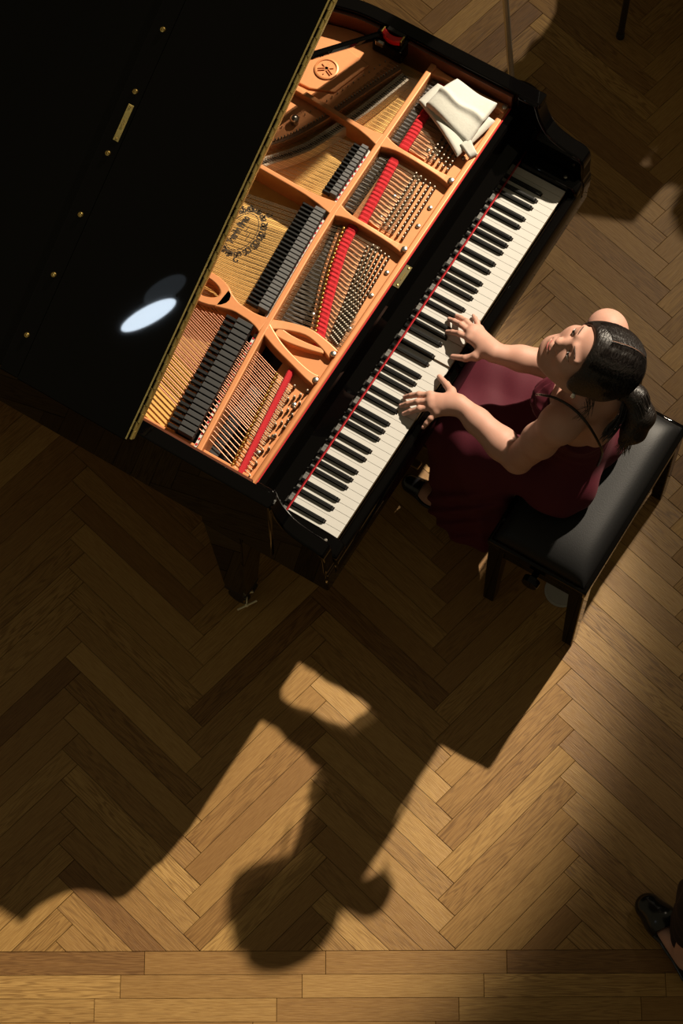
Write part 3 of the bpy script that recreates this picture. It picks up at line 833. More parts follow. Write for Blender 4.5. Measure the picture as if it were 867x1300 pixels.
# ---- soundboard decal
def text_mesh(s, size, mtx, name, m, parent, extr=0.0003, bold=0.0):
    cu = bpy.data.curves.new(name, 'FONT'); cu.body = s; cu.size = size; cu.extrude = extr; cu.offset = bold
    cu.align_x = 'CENTER'; cu.align_y = 'CENTER'
    o = bpy.data.objects.new(name, cu); COL.objects.link(o)
    dg = bpy.context.evaluated_depsgraph_get(); dg.update()
    me = bpy.data.meshes.new_from_object(o.evaluated_get(dg)); me.name = name
    bpy.data.objects.remove(o)
    me.transform(mtx); me.materials.clear()
    return link(name, me, m, parent)
DC = (0.586, 0.663, 0.8724)
dec = MB()
def curl(cx, cy, r0, r1, t0, t1, w):
    n = 22; pts = []
    for i in range(n + 1):
        u = i / n; t = t0 + (t1 - t0) * u; r = r0 + (r1 - r0) * u
        pts.append((cx + r * math.cos(t), cy + r * math.sin(t)))
    for p, q in zip(pts[:-1], pts[1:]):
        d = np.array(q) - np.array(p); l = np.linalg.norm(d) + 1e-9; nn = np.array([-d[1], d[0]]) / l * w
        dec.add([(p[0] - nn[0], p[1] - nn[1], DC[2]), (q[0] - nn[0], q[1] - nn[1], DC[2]), (q[0] + nn[0], q[1] + nn[1], DC[2]), (p[0] + nn[0], p[1] + nn[1], DC[2])], [(0, 1, 2, 3)])
rx, ry = 0.070, 0.045
for i in range(30):
    t = 2 * PI * i / 30
    x, y = DC[0] + rx * math.cos(t), DC[1] + ry * math.sin(t) - 0.004
    g = 0.011 + 0.003 * math.sin(3 * t)
    curl(x + .004 * math.cos(t), y + .006 * math.sin(t), 0.002, g, t + 1.0 * (-1) ** i, t + (1 + 1.6 * PI) * (-1) ** i, 0.0024)
    curl(x + .009 * math.cos(t), y + .011 * math.sin(t), 0.001, 0.006, -t, -t + 5 * (-1) ** i, 0.0020)
for i in range(40):
    t0, t1 = 2 * PI * i / 40, 2 * PI * (i + 1) / 40
    p = (DC[0] + rx * .88 * math.cos(t0), DC[1] - 0.004 + ry * .84 * math.sin(t0)); q = (DC[0] + rx * .88 * math.cos(t1), DC[1] - 0.004 + ry * .84 * math.sin(t1))
    d = np.array(q) - np.array(p); nn = np.array([-d[1], d[0]]) / np.linalg.norm(d) * 0.001
    dec.add([(p[0] - nn[0], p[1] - nn[1], DC[2]), (q[0] - nn[0], q[1] - nn[1], DC[2]), (q[0] + nn[0], q[1] + nn[1], DC[2]), (p[0] + nn[0], p[1] + nn[1], DC[2])], [(0, 1, 2, 3)])
for sx in (-1, 1):
    curl(DC[0] + sx * 0.082, DC[1] - 0.038, 0.001, 0.010, 0, 5.5 * sx, 0.0022)
dec_o = dec.build('decal', DECAL, P)
mt = Matrix.Translation((DC[0], DC[1] + 0.008, DC[2] + .0002)) @ Matrix.Diagonal((0.72, 1.30, 1, 1))
text_mesh('Yamaha Piano', 0.023, mt, 'decal_text', DECAL, dec_o, 0.0001, 0.0012)
for k, (dx, wd) in enumerate(((0.012, 0.020), (0.0, 0.006), (-0.006, 0.024))):
    MB().box(DC[0] + dx - wd / 2, DC[0] + dx + wd / 2, DC[1] - 0.013 - k * 0.007, DC[1] - 0.011 - k * 0.007, DC[2], DC[2] + .0002).build('decal_line', DECAL, dec_o)

# ---- legs, casters, lyre
def piano_leg(a, b):
    mb = MB(); t, q = 0.062, 0.036
    vs = [(a - q, b - q, 0.085), (a + q, b - q, 0.085), (a + q, b + q, 0.085), (a - q, b + q, 0.085), (a - t, b - t, 0.60), (a + t, b - t, 0.60), (a + t, b + t, 0.60), (a - t, b + t, 0.60)]
    mb.add(vs, [(3, 2, 1, 0), (4, 5, 6, 7), (0, 1, 5, 4), (1, 2, 6, 5), (2, 3, 7, 6), (3, 0, 4, 7)])
    mb.box(a - 0.064, a + 0.064, b - 0.064, b + 0.064, 0.60, 0.66)
    lg = mb.build('leg', LACQ, P, bevel=0.005)
    c = MB(); c.box(a - 0.036, a + 0.036, b - 0.036, b + 0.036, 0.068, 0.086)
    c.box(a - 0.006, a + 0.006, b - 0.028, b + 0.028, 0.03, 0.07)
    c.build('caster_fork', BLACK, lg, bevel=0.002)
    for s in (-1, 1):
        wv = MB(); n = 20
        pts = [(b - 0.004 + 0.032 * math.cos(2 * PI * k / n), 0.033 + 0.032 * math.sin(2 * PI * k / n)) for k in range(n)]
        wv.prism_a(pts, a + s * 0.008, a + s * 0.032); wv.build('wheel', DBRASS if False else BLACK, lg, bevel=0.002)
    ax = MB(); ax.tube([(a - 0.038, b - 0.030, 0.045), (a + 0.038, b - 0.030, 0.045)], 0.0022, 6); ax.build('axle', BRASS, lg)
    return lg
lg = piano_leg(-0.040, 0.300)
tb = MB(); 
def wl(x, y, z): 
    v = Vector((x, y, z)) - O
    return (v.dot(AX), v.dot(BX), z)
tb.tube([wl(-0.291, 2.602, 0.052), wl(-0.257, 2.606, 0.052)], 0.0035, 8)
tb.tube([wl(-0.303, 2.555, 0.040), wl(-0.247, 2.583, 0.040)], 0.0032, 8)
tb.tube([wl(-0.276, 2.604, 0.052), wl(-0.276, 2.569, 0.040)], 0.0024, 8); tb.ball(wl(-0.276, 2.569, 0.040), 0.006, 8)
tb.build('caster_brake', PALEB, lg, smooth=60)
piano_leg(1.245, 0.300); piano_leg(0.45, 1.82)
ly = MB()
for s in (-1, 1): ly.box(0.6125 + s * 0.09 - 0.018, 0.6125 + s * 0.09 + 0.018, 0.10, 0.14, 0.12, 0.62)
ly.box(0.6125 - 0.15, 0.6125 + 0.15, 0.085, 0.20, 0.075, 0.125)
ly_o = ly.build('pedal_lyre', LACQ, P, bevel=0.004)
for s in (-1, 0, 1):
    MB().box(0.6125 + s * 0.07 - 0.014, 0.6125 + s * 0.07 + 0.014, 0.045, 0.13, 0.082, 0.092).build('pedal', BRASS, ly_o, bevel=0.004)
for s in (-1, 1):
    MB().tube([(0.6125 + s * 0.06, 0.15, 0.10), (0.6125 + s * 0.10, 0.45, 0.66)], 0.007, 6).build('lyre_rod', DBRASS, ly_o)

# ================================================================== LOOSE THINGS
def loc_on(a, b, z): return W(a, b, z)
# ---- white cloth folded on the frame
def cloth():
    n = 46
    root_loc = W(1.165, 0.300, 0.93)
    vs, fs = [], []
    R = random.Random(3)
    # folded rectangle, lower layer and upper layer with a crease ridge
    def height(u, v):
        z = 0.012 + 0.010 * math.sin(2.1 * u + 0.8) * math.cos(1.7 * v) + 0.004 * math.sin(7 * u + 3 * v) + 0.003 * math.sin(11 * v - 4 * u)
        ridge = u * 0.35 + v * 0.15
        z += 0.030 * math.exp(-((v + 0.10 + 0.25 * u) / 0.55) ** 2)
        return z
    return height
CL = thing('folded_cloth', 'crumpled white cloth lying on the copper frame at the treble end', 'cloth', W(1.170, 0.315, 0.93), KA)
def cloth_layer(name, corners, zf, thick, n=30, wob=0.004, seed=1):
    """quad patch between 4 corners (local a,b), height function, thickness, soft wavy edge"""
    c = [np.array(p, float) for p in corners]
    vs, fs = [], []
    for i in range(n + 1):
        u = i / n
        for j in range(n + 1):
            v = j / n
            p = (1 - u) * (1 - v) * c[0] + u * (1 - v) * c[1] + u * v * c[2] + (1 - u) * v * c[3]
            ed = min(u, 1 - u, v, 1 - v)
            q = p + np.array([wob * math.sin(9 * v + seed) * (1 - abs(2 * u - 1)) , wob * math.sin(8 * u + 2 * seed) * (1 - abs(2 * v - 1))]) * 1.0
            z = zf(u, v) - 0.006 * max(0, 1 - ed / 0.06) ** 2
            vs.append((q[0], q[1], z))
    N = (n + 1) ** 2
    vs += [(x, y, z - thick) for x, y, z in vs]
    for i in range(n):
        for j in range(n):
            k = i * (n + 1) + j
            fs.append((k, k + n + 1, k + n + 2, k + 1)); fs.append((N + k, N + k + 1, N + k + n + 2, N + k + n + 1))
    ring = [i * (n + 1) for i in range(n + 1)] + [n * (n + 1) + j for j in range(1, n + 1)] + [i * (n + 1) + n for i in range(n - 1, -1, -1)] + [j for j in range(n - 1, 0, -1)]
    for x, y in zip(ring, ring[1:] + ring[:1]): fs.append((x, y, N + y, N + x)[::-1])
    mb = MB(); mb.add(vs, fs)
    o = mb.build(name, CLOTH, CL, smooth=70)
    return o
# pixel corners of the cloth were measured in the photograph and turned into frame coordinates (a, b) - (1.170, 0.315)
cloth_layer('under_fold', [(-0.020, 0.125), (0.05, 0.105), (0.04, -0.085), (-0.115, -0.055)][::1], lambda u, v: 0.020 + 0.012 * math.sin(3 * v + u) , 0.006, 24, 0.004, 2)
cloth_layer('top_fold', [(-0.030, 0.095), (0.082, 0.062), (0.078, -0.068), (-0.072, -0.062)], lambda u, v: 0.040 + 0.014 * math.sin(2.6 * u + 0.4) - 0.010 * v + 0.006 * math.sin(5 * v + 2 * u) + 0.010 * math.exp(-((u - 0.42 - .1 * v) / 0.07) ** 2), 0.012, 30, 0.005, 1)
cloth_layer('hem_tail', [(-0.085, -0.045), (-0.050, -0.055), (-0.078, -0.098), (-0.100, -0.085)], lambda u, v: 0.030 - 0.014 * v, 0.004, 10, 0.001, 3)

# ---- small red object on the treble rim
RD = thing('red_pouch', 'small glossy red object with gilt ends lying beside the lid prop at the treble rim', 'pouch', W(1.262, 0.588, 0.9885), KA - 0.02)
rb = MB()
for i, t in enumerate(np.linspace(0, 1, 13)):
    pass
pts = [(-0.010 * (1 - (2 * t - 1) ** 2) - 0.002, -0.030 + 0.060 * t, 0.012) for t in np.linspace(0, 1, 13)]
vs = []; fs = []
for (x, y, z) in pts:
    vs += [(x - 0.010, y, 0.0), (x - 0.010, y, 0.022), (x + 0.004, y, 0.026), (x + 0.008, y, 0.018), (x + 0.008, y, 0.0)]
n = len(pts)
for i in range(n - 1):
    for k in range(5): fs.append((i * 5 + k, i * 5 + (k + 1) % 5, (i + 1) * 5 + (k + 1) % 5, (i + 1) * 5 + k))
fs += [(4, 3, 2, 1, 0), tuple(range((n - 1) * 5, n * 5))]
rb.add(vs, fs)
REDG = mat('glossy_red', (0.62, 0.012, 0.016), 0.3, noise=0.15)
rb.build('body', REDG, RD, bevel=0.002, smooth=50)
for s in (-1, 1): MB().box(-0.014, 0.007, s * 0.031 - 0.003, s * 0.031 + 0.003, 0.0, 0.0265).build('gilt_end', BRASS, RD, bevel=0.002)
MB().box(0.008, 0.022, -0.030, 0.028, 0.0, 0.012).build('dark_base', BLACK, RD, bevel=0.002)

# ---- piano bench
BN = thing('piano_bench', 'black padded leather artist bench under the pianist', 'bench', W(0.600, -0.455, 0), KA)
bx, by, bz = 0.290, 0.152, 0.49
cu = MB(); nx, ny = 36, 22
vs = []; fs = []
def cush_z(u, v):
    e = (max(0, 1 - abs(u) ** 6) * max(0, 1 - abs(v) ** 6)) ** 0.5
    z = bz - 0.022 + 0.048 * e
    for (cu_, cv) in [(i * .4 - .8 + (.2 if j % 2 else 0), j * .5 - .5) for i in range(5) for j in range(3)]:
        pass
    return z
for i in range(nx + 1):
    for j in range(ny + 1):
        u, v = 2 * i / nx - 1, 2 * j / ny - 1
        uu = math.copysign(abs(u) ** 0.8, u); vv = math.copysign(abs(v) ** 0.8, v)
        vs.append((uu * (bx - 0.010), vv * (by - 0.010), cush_z(uu, vv)))
N = (nx + 1) * (ny + 1)
for i in range(nx):
    for j in range(ny):
        k = i * (ny + 1) + j; fs.append((k, k + ny + 1, k + ny + 2, k + 1))
base = len(vs); vs += [(x, y, bz - 0.036) for x, y, z in vs]
ring = [i * (ny + 1) for i in range(nx + 1)] + [nx * (ny + 1) + j for j in range(1, ny + 1)] + [i * (ny + 1) + ny for i in range(nx - 1, -1, -1)] + [j for j in range(ny - 1, 0, -1)]
for x, y in zip(ring, ring[1:] + ring[:1]): fs.append((x, base + x, base + y, y))
cu.add(vs, fs); cu.build('cushion', LEATHER, BN, smooth=60)
frm = MB(); frm.box(-bx - 0.004, bx + 0.004, -by - 0.004, by + 0.004, bz - 0.066, bz - 0.026); fo = frm.build('seat_board', LACQ, BN, bevel=0.008, smooth=40, seg=4)
for s in (-1, 1):
    MB().box(-bx + 0.015, bx - 0.015, s * (by - 0.018) - 0.010, s * (by - 0.018) + 0.010, bz - 0.145, bz - 0.062).build('apron', LACQ, BN, bevel=0.003)
    MB().box(s * (bx - 0.025) - 0.010, s * (bx - 0.025) + 0.010, -by + 0.028, by - 0.028, bz - 0.145, bz - 0.062).build('apron', LACQ, BN, bevel=0.003)
    kn = MB(); kn.tube([(s * (bx - 0.018), 0, bz - 0.10), (s * (bx + 0.012), 0, bz - 0.10), (s * (bx + 0.013), 0, bz - 0.10), (s * (bx + 0.034), 0, bz - 0.10)], [0.010, 0.010, 0.026, 0.024], 18)
    kn.build('height_knob', LACQ, BN, bevel=0.002, smooth=40)
for sx in (-1, 1):
    for sy in (-1, 1):
        x, y = sx * (bx - 0.026), sy * (by - 0.024)
        mb = MB(); t, q = 0.024, 0.0165
        ox, oy = sx * 0.004, sy * 0.004
        vs = [(x + ox - q, y + oy - q, 0), (x + ox + q, y + oy - q, 0), (x + ox + q, y + oy + q, 0), (x + ox - q, y + oy + q, 0), (x - t, y - t, bz - 0.064), (x + t, y - t, bz - 0.064), (x + t, y + t, bz - 0.064), (x - t, y + t, bz - 0.064)]
        mb.add(vs, [(3, 2, 1, 0), (4, 5, 6, 7), (0, 1, 5, 4), (1, 2, 6, 5), (2, 3, 7, 6), (3, 0, 4, 7)])
        mb.build('leg', LACQ, BN, bevel=0.003)

# ---- round grey floor plate under the bench
FP = MB(); FP.lathe([(0.0001, 0), (0.052, 0), (0.052, 0.002), (0.047, 0.0042), (0.0445, 0.0042), (0.043, 0.0032), (0.0001, 0.0036)], (0, 0, 0), 40)
fp = FP.build('floor_socket', GREYP, None, smooth=30); fp.location = (0.645, 2.625, 0.0003)
tag(fp, 'round grey cover set on the floor beneath the bench corner', 'floor cover')

# ---- slim chrome stand behind the treble side
MS = thing('pole_stand', 'slim chrome pole of a stand rising behind the piano at the top', 'stand', (0.548, 4.255, 0))
MB().tube([(0, 0, 0.02), (-0.075, 0.012, 0.76)], 0.0100, 14).build('lower_tube', CHROME, MS, smooth=60)
MB().tube([(-0.075, 0.012, 0.76), (-0.112, 0.018, 1.13)], 0.0075, 12).build('upper_tube', CHROME, MS, smooth=60)
MB().lathe([(0.0001, 0), (0.10, 0), (0.10, 0.010), (0.085, 0.020), (0.016, 0.026), (0.014, 0.05), (0.0001, 0.05)], (0, 0, 0), 32).build('base', BLACK, MS, smooth=40)
MB().tube([(-0.072, 0.0115, 0.73), (-0.078, 0.0125, 0.79)], 0.0145, 14).build('clutch', RUBBER, MS, smooth=40)
cs_ = MB(); vs = []  # unseen upright block, added to cast shade across the frame's hitch-pin zone
for z in (1.10, 1.97):
    x = 0.030; vs += [(x - .045, .018 - .045, z), (x + .045, .018 - .045, z), (x + .045, .018 + .045, z), (x - .045, .018 + .045, z)]
cs_.add(vs, [(3, 2, 1, 0), (4, 5, 6, 7), (0, 1, 5, 4), (1, 2, 6, 5), (2, 3, 7, 6), (3, 0, 4, 7)]); cs_.build('shade_column', BLACK, MS, bevel=0.01)
MB().box(-0.125, 0.03, 0.005, 0.031, 1.108, 1.132).build('shade_bracket', BLACK, MS, bevel=0.003)  # added arm, sets the block sideways so its shade clears the emblem

# ---- chair past the top edge: only one dark tubular leg with its rubber foot is in the picture
FABB = mat('black_fabric', (0.010, 0.010, 0.011), 0.9, noise=0.3, nscale=200)
ROTC = math.radians(-10)
CH = thing('orchestra_chair', 'chair past the top edge, one dark tubular leg with a rubber foot in view', 'chair', (0.898, 4.516, 0), ROTC)
# local: x to the sitter's right, y forward; the origin is the rear left foot
for (x, y, back) in ((0, 0, 1), (0.42, 0, 1), (0, 0.42, 0), (0.42, 0.42, 0)):
    pts = [(x, y, 0.012), (x, y + 0.012, 0.445)] + ([(x, y - 0.03, 0.66), (x, y - 0.07, 0.86)] if back else [])
    lg_ = MB().tube(pts, 0.0105, 12).build('leg', DSTEEL, CH, smooth=60)
    MB().lathe([(0.0001, 0), (0.0135, 0), (0.0135, 0.020), (0.011, 0.026), (0.0001, 0.026)], (x, y, 0), 14).build('foot_cap', RUBBER, lg_)
MB().box(-0.02, 0.44, -0.02, 0.44, 0.445, 0.485).build('seat', FABB, CH, bevel=0.012)
MB().box(-0.02, 0.44, -0.085, -0.055, 0.62, 0.88).build('backrest', FABB, CH, bevel=0.010)

# ================================================================== PEOPLE
# distance-field modelling: smooth unions of tapered limbs, meshed with surface nets
class Field:
    def __init__(s, lo, hi, h):
        s.lo = np.array(lo, np.float32); s.h = h
        s.n = np.ceil((np.array(hi) - np.array(lo)) / h).astype(int) + 1
        s.d = np.full(s.n, 1.0, np.float32)
    def _win(s, lo, hi):
        i0 = np.clip(np.floor((np.array(lo) - s.lo) / s.h).astype(int), 0, s.n - 1)
        i1 = np.clip(np.ceil((np.array(hi) - s.lo) / s.h).astype(int) + 1, 1, s.n)
        sl = tuple(slice(a, b) for a, b in zip(i0, i1))
        ax = [s.lo[k] + s.h * np.arange(i0[k], i1[k], dtype=np.float32) for k in range(3)]
        X, Y, Z = np.meshgrid(*ax, indexing='ij', sparse=True)
        return sl, X, Y, Z
    def put(s, sl, v, k, op):
        a = s.d[sl]
        if op == 'add':
            if k > 0:
                hh = np.maximum(k - np.abs(a - v), 0) / k
                s.d[sl] = np.minimum(a, v) - hh * hh * k * 0.25
            else: s.d[sl] = np.minimum(a, v)
        elif op == 'cut':
            v = -v
            if k > 0:
                hh = np.maximum(k - np.abs(a - v), 0) / k
                s.d[sl] = np.maximum(a, v) + hh * hh * k * 0.25
            else: s.d[sl] = np.maximum(a, v)
    def cone(s, p, q, r0, r1, k=0.01, op='add', flat=None):
        """tapered capsule; flat=(axis vector, factor) squashes it along an axis"""
        p = np.array(p, np.float32); q = np.array(q, np.float32)
        m = max(r0, r1) + k + 0.02
        sl, X, Y, Z = s._win(np.minimum(p, q) - m, np.maximum(p, q) + m)
        ab = q - p; L2 = float(ab @ ab) + 1e-12
        px, py, pz = X - p[0], Y - p[1], Z - p[2]
        t = np.clip((px * ab[0] + py * ab[1] + pz * ab[2]) / L2, 0, 1)
        dx, dy, dz = px - t * ab[0], py - t * ab[1], pz - t * ab[2]
        if flat is not None:
            ax_, fac = flat; ax_ = np.array(ax_, np.float32); ax_ /= np.linalg.norm(ax_)
            w = (dx * ax_[0] + dy * ax_[1] + dz * ax_[2]) * (fac - 1)
            dx, dy, dz = dx + w * ax_[0], dy + w * ax_[1], dz + w * ax_[2]
        v = np.sqrt(dx * dx + dy * dy + dz * dz) - (r0 + (r1 - r0) * t)
        s.put(sl, v, k, op)
    def chain(s, pts, rs, k=0.01, op='add', flat=None):
        for i in range(len(pts) - 1): s.cone(pts[i], pts[i + 1], rs[i], rs[i + 1], k, op, flat)
    def ell(s, c, r, basis=None, k=0.01, op='add'):
        c = np.array(c, np.float32); m = max(r) + k + 0.02
        sl, X, Y, Z = s._win(c - m, c + m)
        px, py, pz = X - c[0], Y - c[1], Z - c[2]
        if basis is None: u, v, w = px, py, pz
        else: u, v, w = [px * e[0] + py * e[1] + pz * e[2] for e in basis]
        a = np.sqrt((u / r[0]) ** 2 + (v / r[1]) ** 2 + (w / r[2]) ** 2)
        b = np.sqrt((u / r[0] ** 2) ** 2 + (v / r[1] ** 2) ** 2 + (w / r[2] ** 2) ** 2)
        s.put(sl, a * (a - 1) / np.maximum(b, 1e-6), k, op)
    def half(s, fn, k=0.004, op='cut'):
        """cut with a function of (X, Y, Z) that is negative where material goes"""
        sl, X, Y, Z = s._win(s.lo, s.lo + s.h * s.n)
        s.put(sl, fn(X, Y, Z).astype(np.float32), k, op)
    def mesh(s, name, origin=(0, 0, 0)):
        d = s.d; n = d.shape
        ins = d < 0
        c = np.zeros([k - 1 for k in n], np.uint8)
        for i in (0, 1):
            for j in (0, 1):
                for k in (0, 1): c += ins[i:n[0] - 1 + i, j:n[1] - 1 + j, k:n[2] - 1 + k]
        act = (c > 0) & (c < 8)
        I = np.argwhere(act)
        idx = np.full(act.shape, -1, np.int32); idx[act] = np.arange(len(I))
        corners = {}
        for i in (0, 1):
            for j in (0, 1):
                for k in (0, 1): corners[(i, j, k)] = d[I[:, 0] + i, I[:, 1] + j, I[:, 2] + k]
        acc = np.zeros((len(I), 3)); cnt = np.zeros(len(I))
        for a in corners:
            for axis in range(3):
                if a[axis] == 0:
                    b = list(a); b[axis] = 1; b = tuple(b)
                    va, vb = corners[a], corners[b]
                    x = (va < 0) != (vb < 0)
                    t = np.where(x, va / np.where(x, va - vb, 1), 0)
                    for q in range(3):
                        acc[:, q] += np.where(x, a[q] + (t if q == axis else 0), 0)
                    cnt += x
        P_ = s.lo + s.h * (I + acc / cnt[:, None]) - np.array(origin)
        faces = []
        for axis in range(3):
            o1, o2 = [(1, 2), (2, 0), (0, 1)][axis]
            sa = [slice(None)] * 3; sb = [slice(None)] * 3
            sa[axis] = slice(0, n[axis] - 1); sb[axis] = slice(1, n[axis])
            for q in (o1, o2): sa[q] = slice(1, n[q] - 1); sb[q] = slice(1, n[q] - 1)
            A_, B_ = ins[tuple(sa)], ins[tuple(sb)]
            for flip, msk in ((False, A_ & ~B_), (True, ~A_ & B_)):
                E_ = np.argwhere(msk)
                if not len(E_): continue
                base = E_.copy(); base[:, o1] += 1; base[:, o2] += 1
                def cell(d1, d2):
                    q = base.copy(); q[:, o1] -= d1; q[:, o2] -= d2
                    return idx[q[:, 0], q[:, 1], q[:, 2]]
                f = np.stack([cell(1, 1), cell(0, 1), cell(0, 0), cell(1, 0)], 1)
                if flip: f = f[:, ::-1]
                faces.append(f)
        F = np.concatenate(faces)
        F = F[(F >= 0).all(1)]
        me = bpy.data.meshes.new(name)
        me.vertices.add(len(P_)); me.vertices.foreach_set('co', P_.astype(np.float32).ravel())
        me.loops.add(F.size); me.loops.foreach_set('vertex_index', F.astype(np.int32).ravel())
        me.polygons.add(len(F)); me.polygons.foreach_set('loop_start', np.arange(0, F.size, 4, dtype=np.int32)); me.polygons.foreach_set('loop_total', np.full(len(F), 4, np.int32))
        me.update(calc_edges=True); me.validate()
        me.polygons.foreach_set('use_smooth', [True] * len(me.polygons))
        return me

def skin_mat():
    m, nt, p = nodes_mat('skin')
    N = nt.nodes.new; Lk = nt.links.new
    tc = N('ShaderNodeTexCoord')
    n1 = N('ShaderNodeTexNoise'); n1.inputs['Scale'].default_value = 22; n1.inputs['Detail'].default_value = 3
    Lk(tc.outputs['Object'], n1.inputs['Vector'])
    mx = N('ShaderNodeMix'); mx.data_type = 'RGBA'
    mx.inputs[6].default_value = (0.48, 0.248, 0.180, 1); mx.inputs[7].default_value = (0.58, 0.335, 0.260, 1)
    Lk(n1.outputs['Fac'], mx.inputs[0]); Lk(mx.outputs[2], p.inputs['Base Color'])
    p.inputs['Roughness'].default_value = 0.58; p.inputs['Specular IOR Level'].default_value = 0.35
    p.inputs['Subsurface Weight'].default_value = 0.10
    p.inputs['Subsurface Radius'].default_value = (0.012, 0.005, 0.003)
    p.inputs['Subsurface Scale'].default_value = 0.6
    n2 = N('ShaderNodeTexNoise'); n2.inputs['Scale'].default_value = 420
    Lk(tc.outputs['Object'], n2.inputs['Vector'])
    b = N('ShaderNodeBump'); b.inputs['Strength'].default_value = 0.05; b.inputs['Distance'].default_value = 0.001
    Lk(n2.outputs['Fac'], b.inputs['Height']); Lk(b.outputs[0], p.inputs['Normal'])
    return m
SKIN = skin_mat()
LIP = mat('lips', (0.46, 0.13, 0.115), 0.4, noise=0.1)
EYEW = mat('eye_white', (0.55, 0.50, 0.46), 0.25, noise=0.05)
EYED = mat('eye_dark', (0.012, 0.008, 0.006), 0.25, noise=0.1)
BROW = mat('brow_hair', (0.07, 0.04, 0.028), 0.7, noise=0.2)
PARTM = mat('scalp', (0.22, 0.12, 0.085), 0.7, noise=0.2, nscale=300)
NAIL = mat('nail', (0.62, 0.34, 0.28), 0.25, noise=0.05)
def hair_mat():
    m, nt, p = nodes_mat('black_hair')
    N = nt.nodes.new; Lk = nt.links.new
    tc = N('ShaderNodeTexCoord')
    mp = N('ShaderNodeMapping'); mp.inputs['Scale'].default_value = (30, 160, 160)
    Lk(tc.outputs['Object'], mp.inputs[0])
    n = N('ShaderNodeTexNoise'); n.inputs['Scale'].default_value = 1.6; n.inputs['Detail'].default_value = 3
    Lk(mp.outputs[0], n.inputs['Vector'])
    mx = N('ShaderNodeMix'); mx.data_type = 'RGBA'
    mx.inputs[6].default_value = (0.0035, 0.0028, 0.0025, 1); mx.inputs[7].default_value = (0.016, 0.011, 0.009, 1)
    Lk(n.outputs['Fac'], mx.inputs[0]); Lk(mx.outputs[2], p.inputs['Base Color'])
    p.inputs['Roughness'].default_value = 0.38
    b = N('ShaderNodeBump'); b.inputs['Strength'].default_value = 0.7; b.inputs['Distance'].default_value = 0.004
    Lk(n.outputs['Fac'], b.inputs['Height']); Lk(b.outputs[0], p.inputs['Normal'])
    return m
HAIR = hair_mat()
def satin(name, c0, c1, rough=0.5):
    m, nt, p = nodes_mat(name)
    N = nt.nodes.new; Lk = nt.links.new
    tc = N('ShaderNodeTexCoord')
    n = N('ShaderNodeTexNoise'); n.inputs['Scale'].default_value = 260; n.inputs['Detail'].default_value = 2
    Lk(tc.outputs['Object'], n.inputs['Vector'])
    mx = N('ShaderNodeMix'); mx.data_type = 'RGBA'; mx.inputs[6].default_value = (*c0, 1); mx.inputs[7].default_value = (*c1, 1)
    Lk(n.outputs['Fac'], mx.inputs[0]); Lk(mx.outputs[2], p.inputs['Base Color'])
    p.inputs['Roughness'].default_value = rough
    p.inputs['Specular IOR Level'].default_value = 0.3; p.inputs['Sheen Weight'].default_value = 0.05; p.inputs['Sheen Tint'].default_value = (0.8, 0.3, 0.35, 1)
    b = N('ShaderNodeBump'); b.inputs['Strength'].default_value = 0.1; b.inputs['Distance'].default_value = 0.0006
    Lk(n.outputs['Fac'], b.inputs['Height']); Lk(b.outputs[0], p.inputs['Normal'])
    return m
DRESS = satin('maroon_crepe', (0.060, 0.004, 0.012), (0.086, 0.006, 0.017), 0.75)
SUIT = satin('black_cloth', (0.006, 0.006, 0.0065), (0.011, 0.011, 0.012), 0.8)
SHOE = mat('black_shoe_leather', (0.008, 0.008, 0.009), 0.22, noise=0.2)

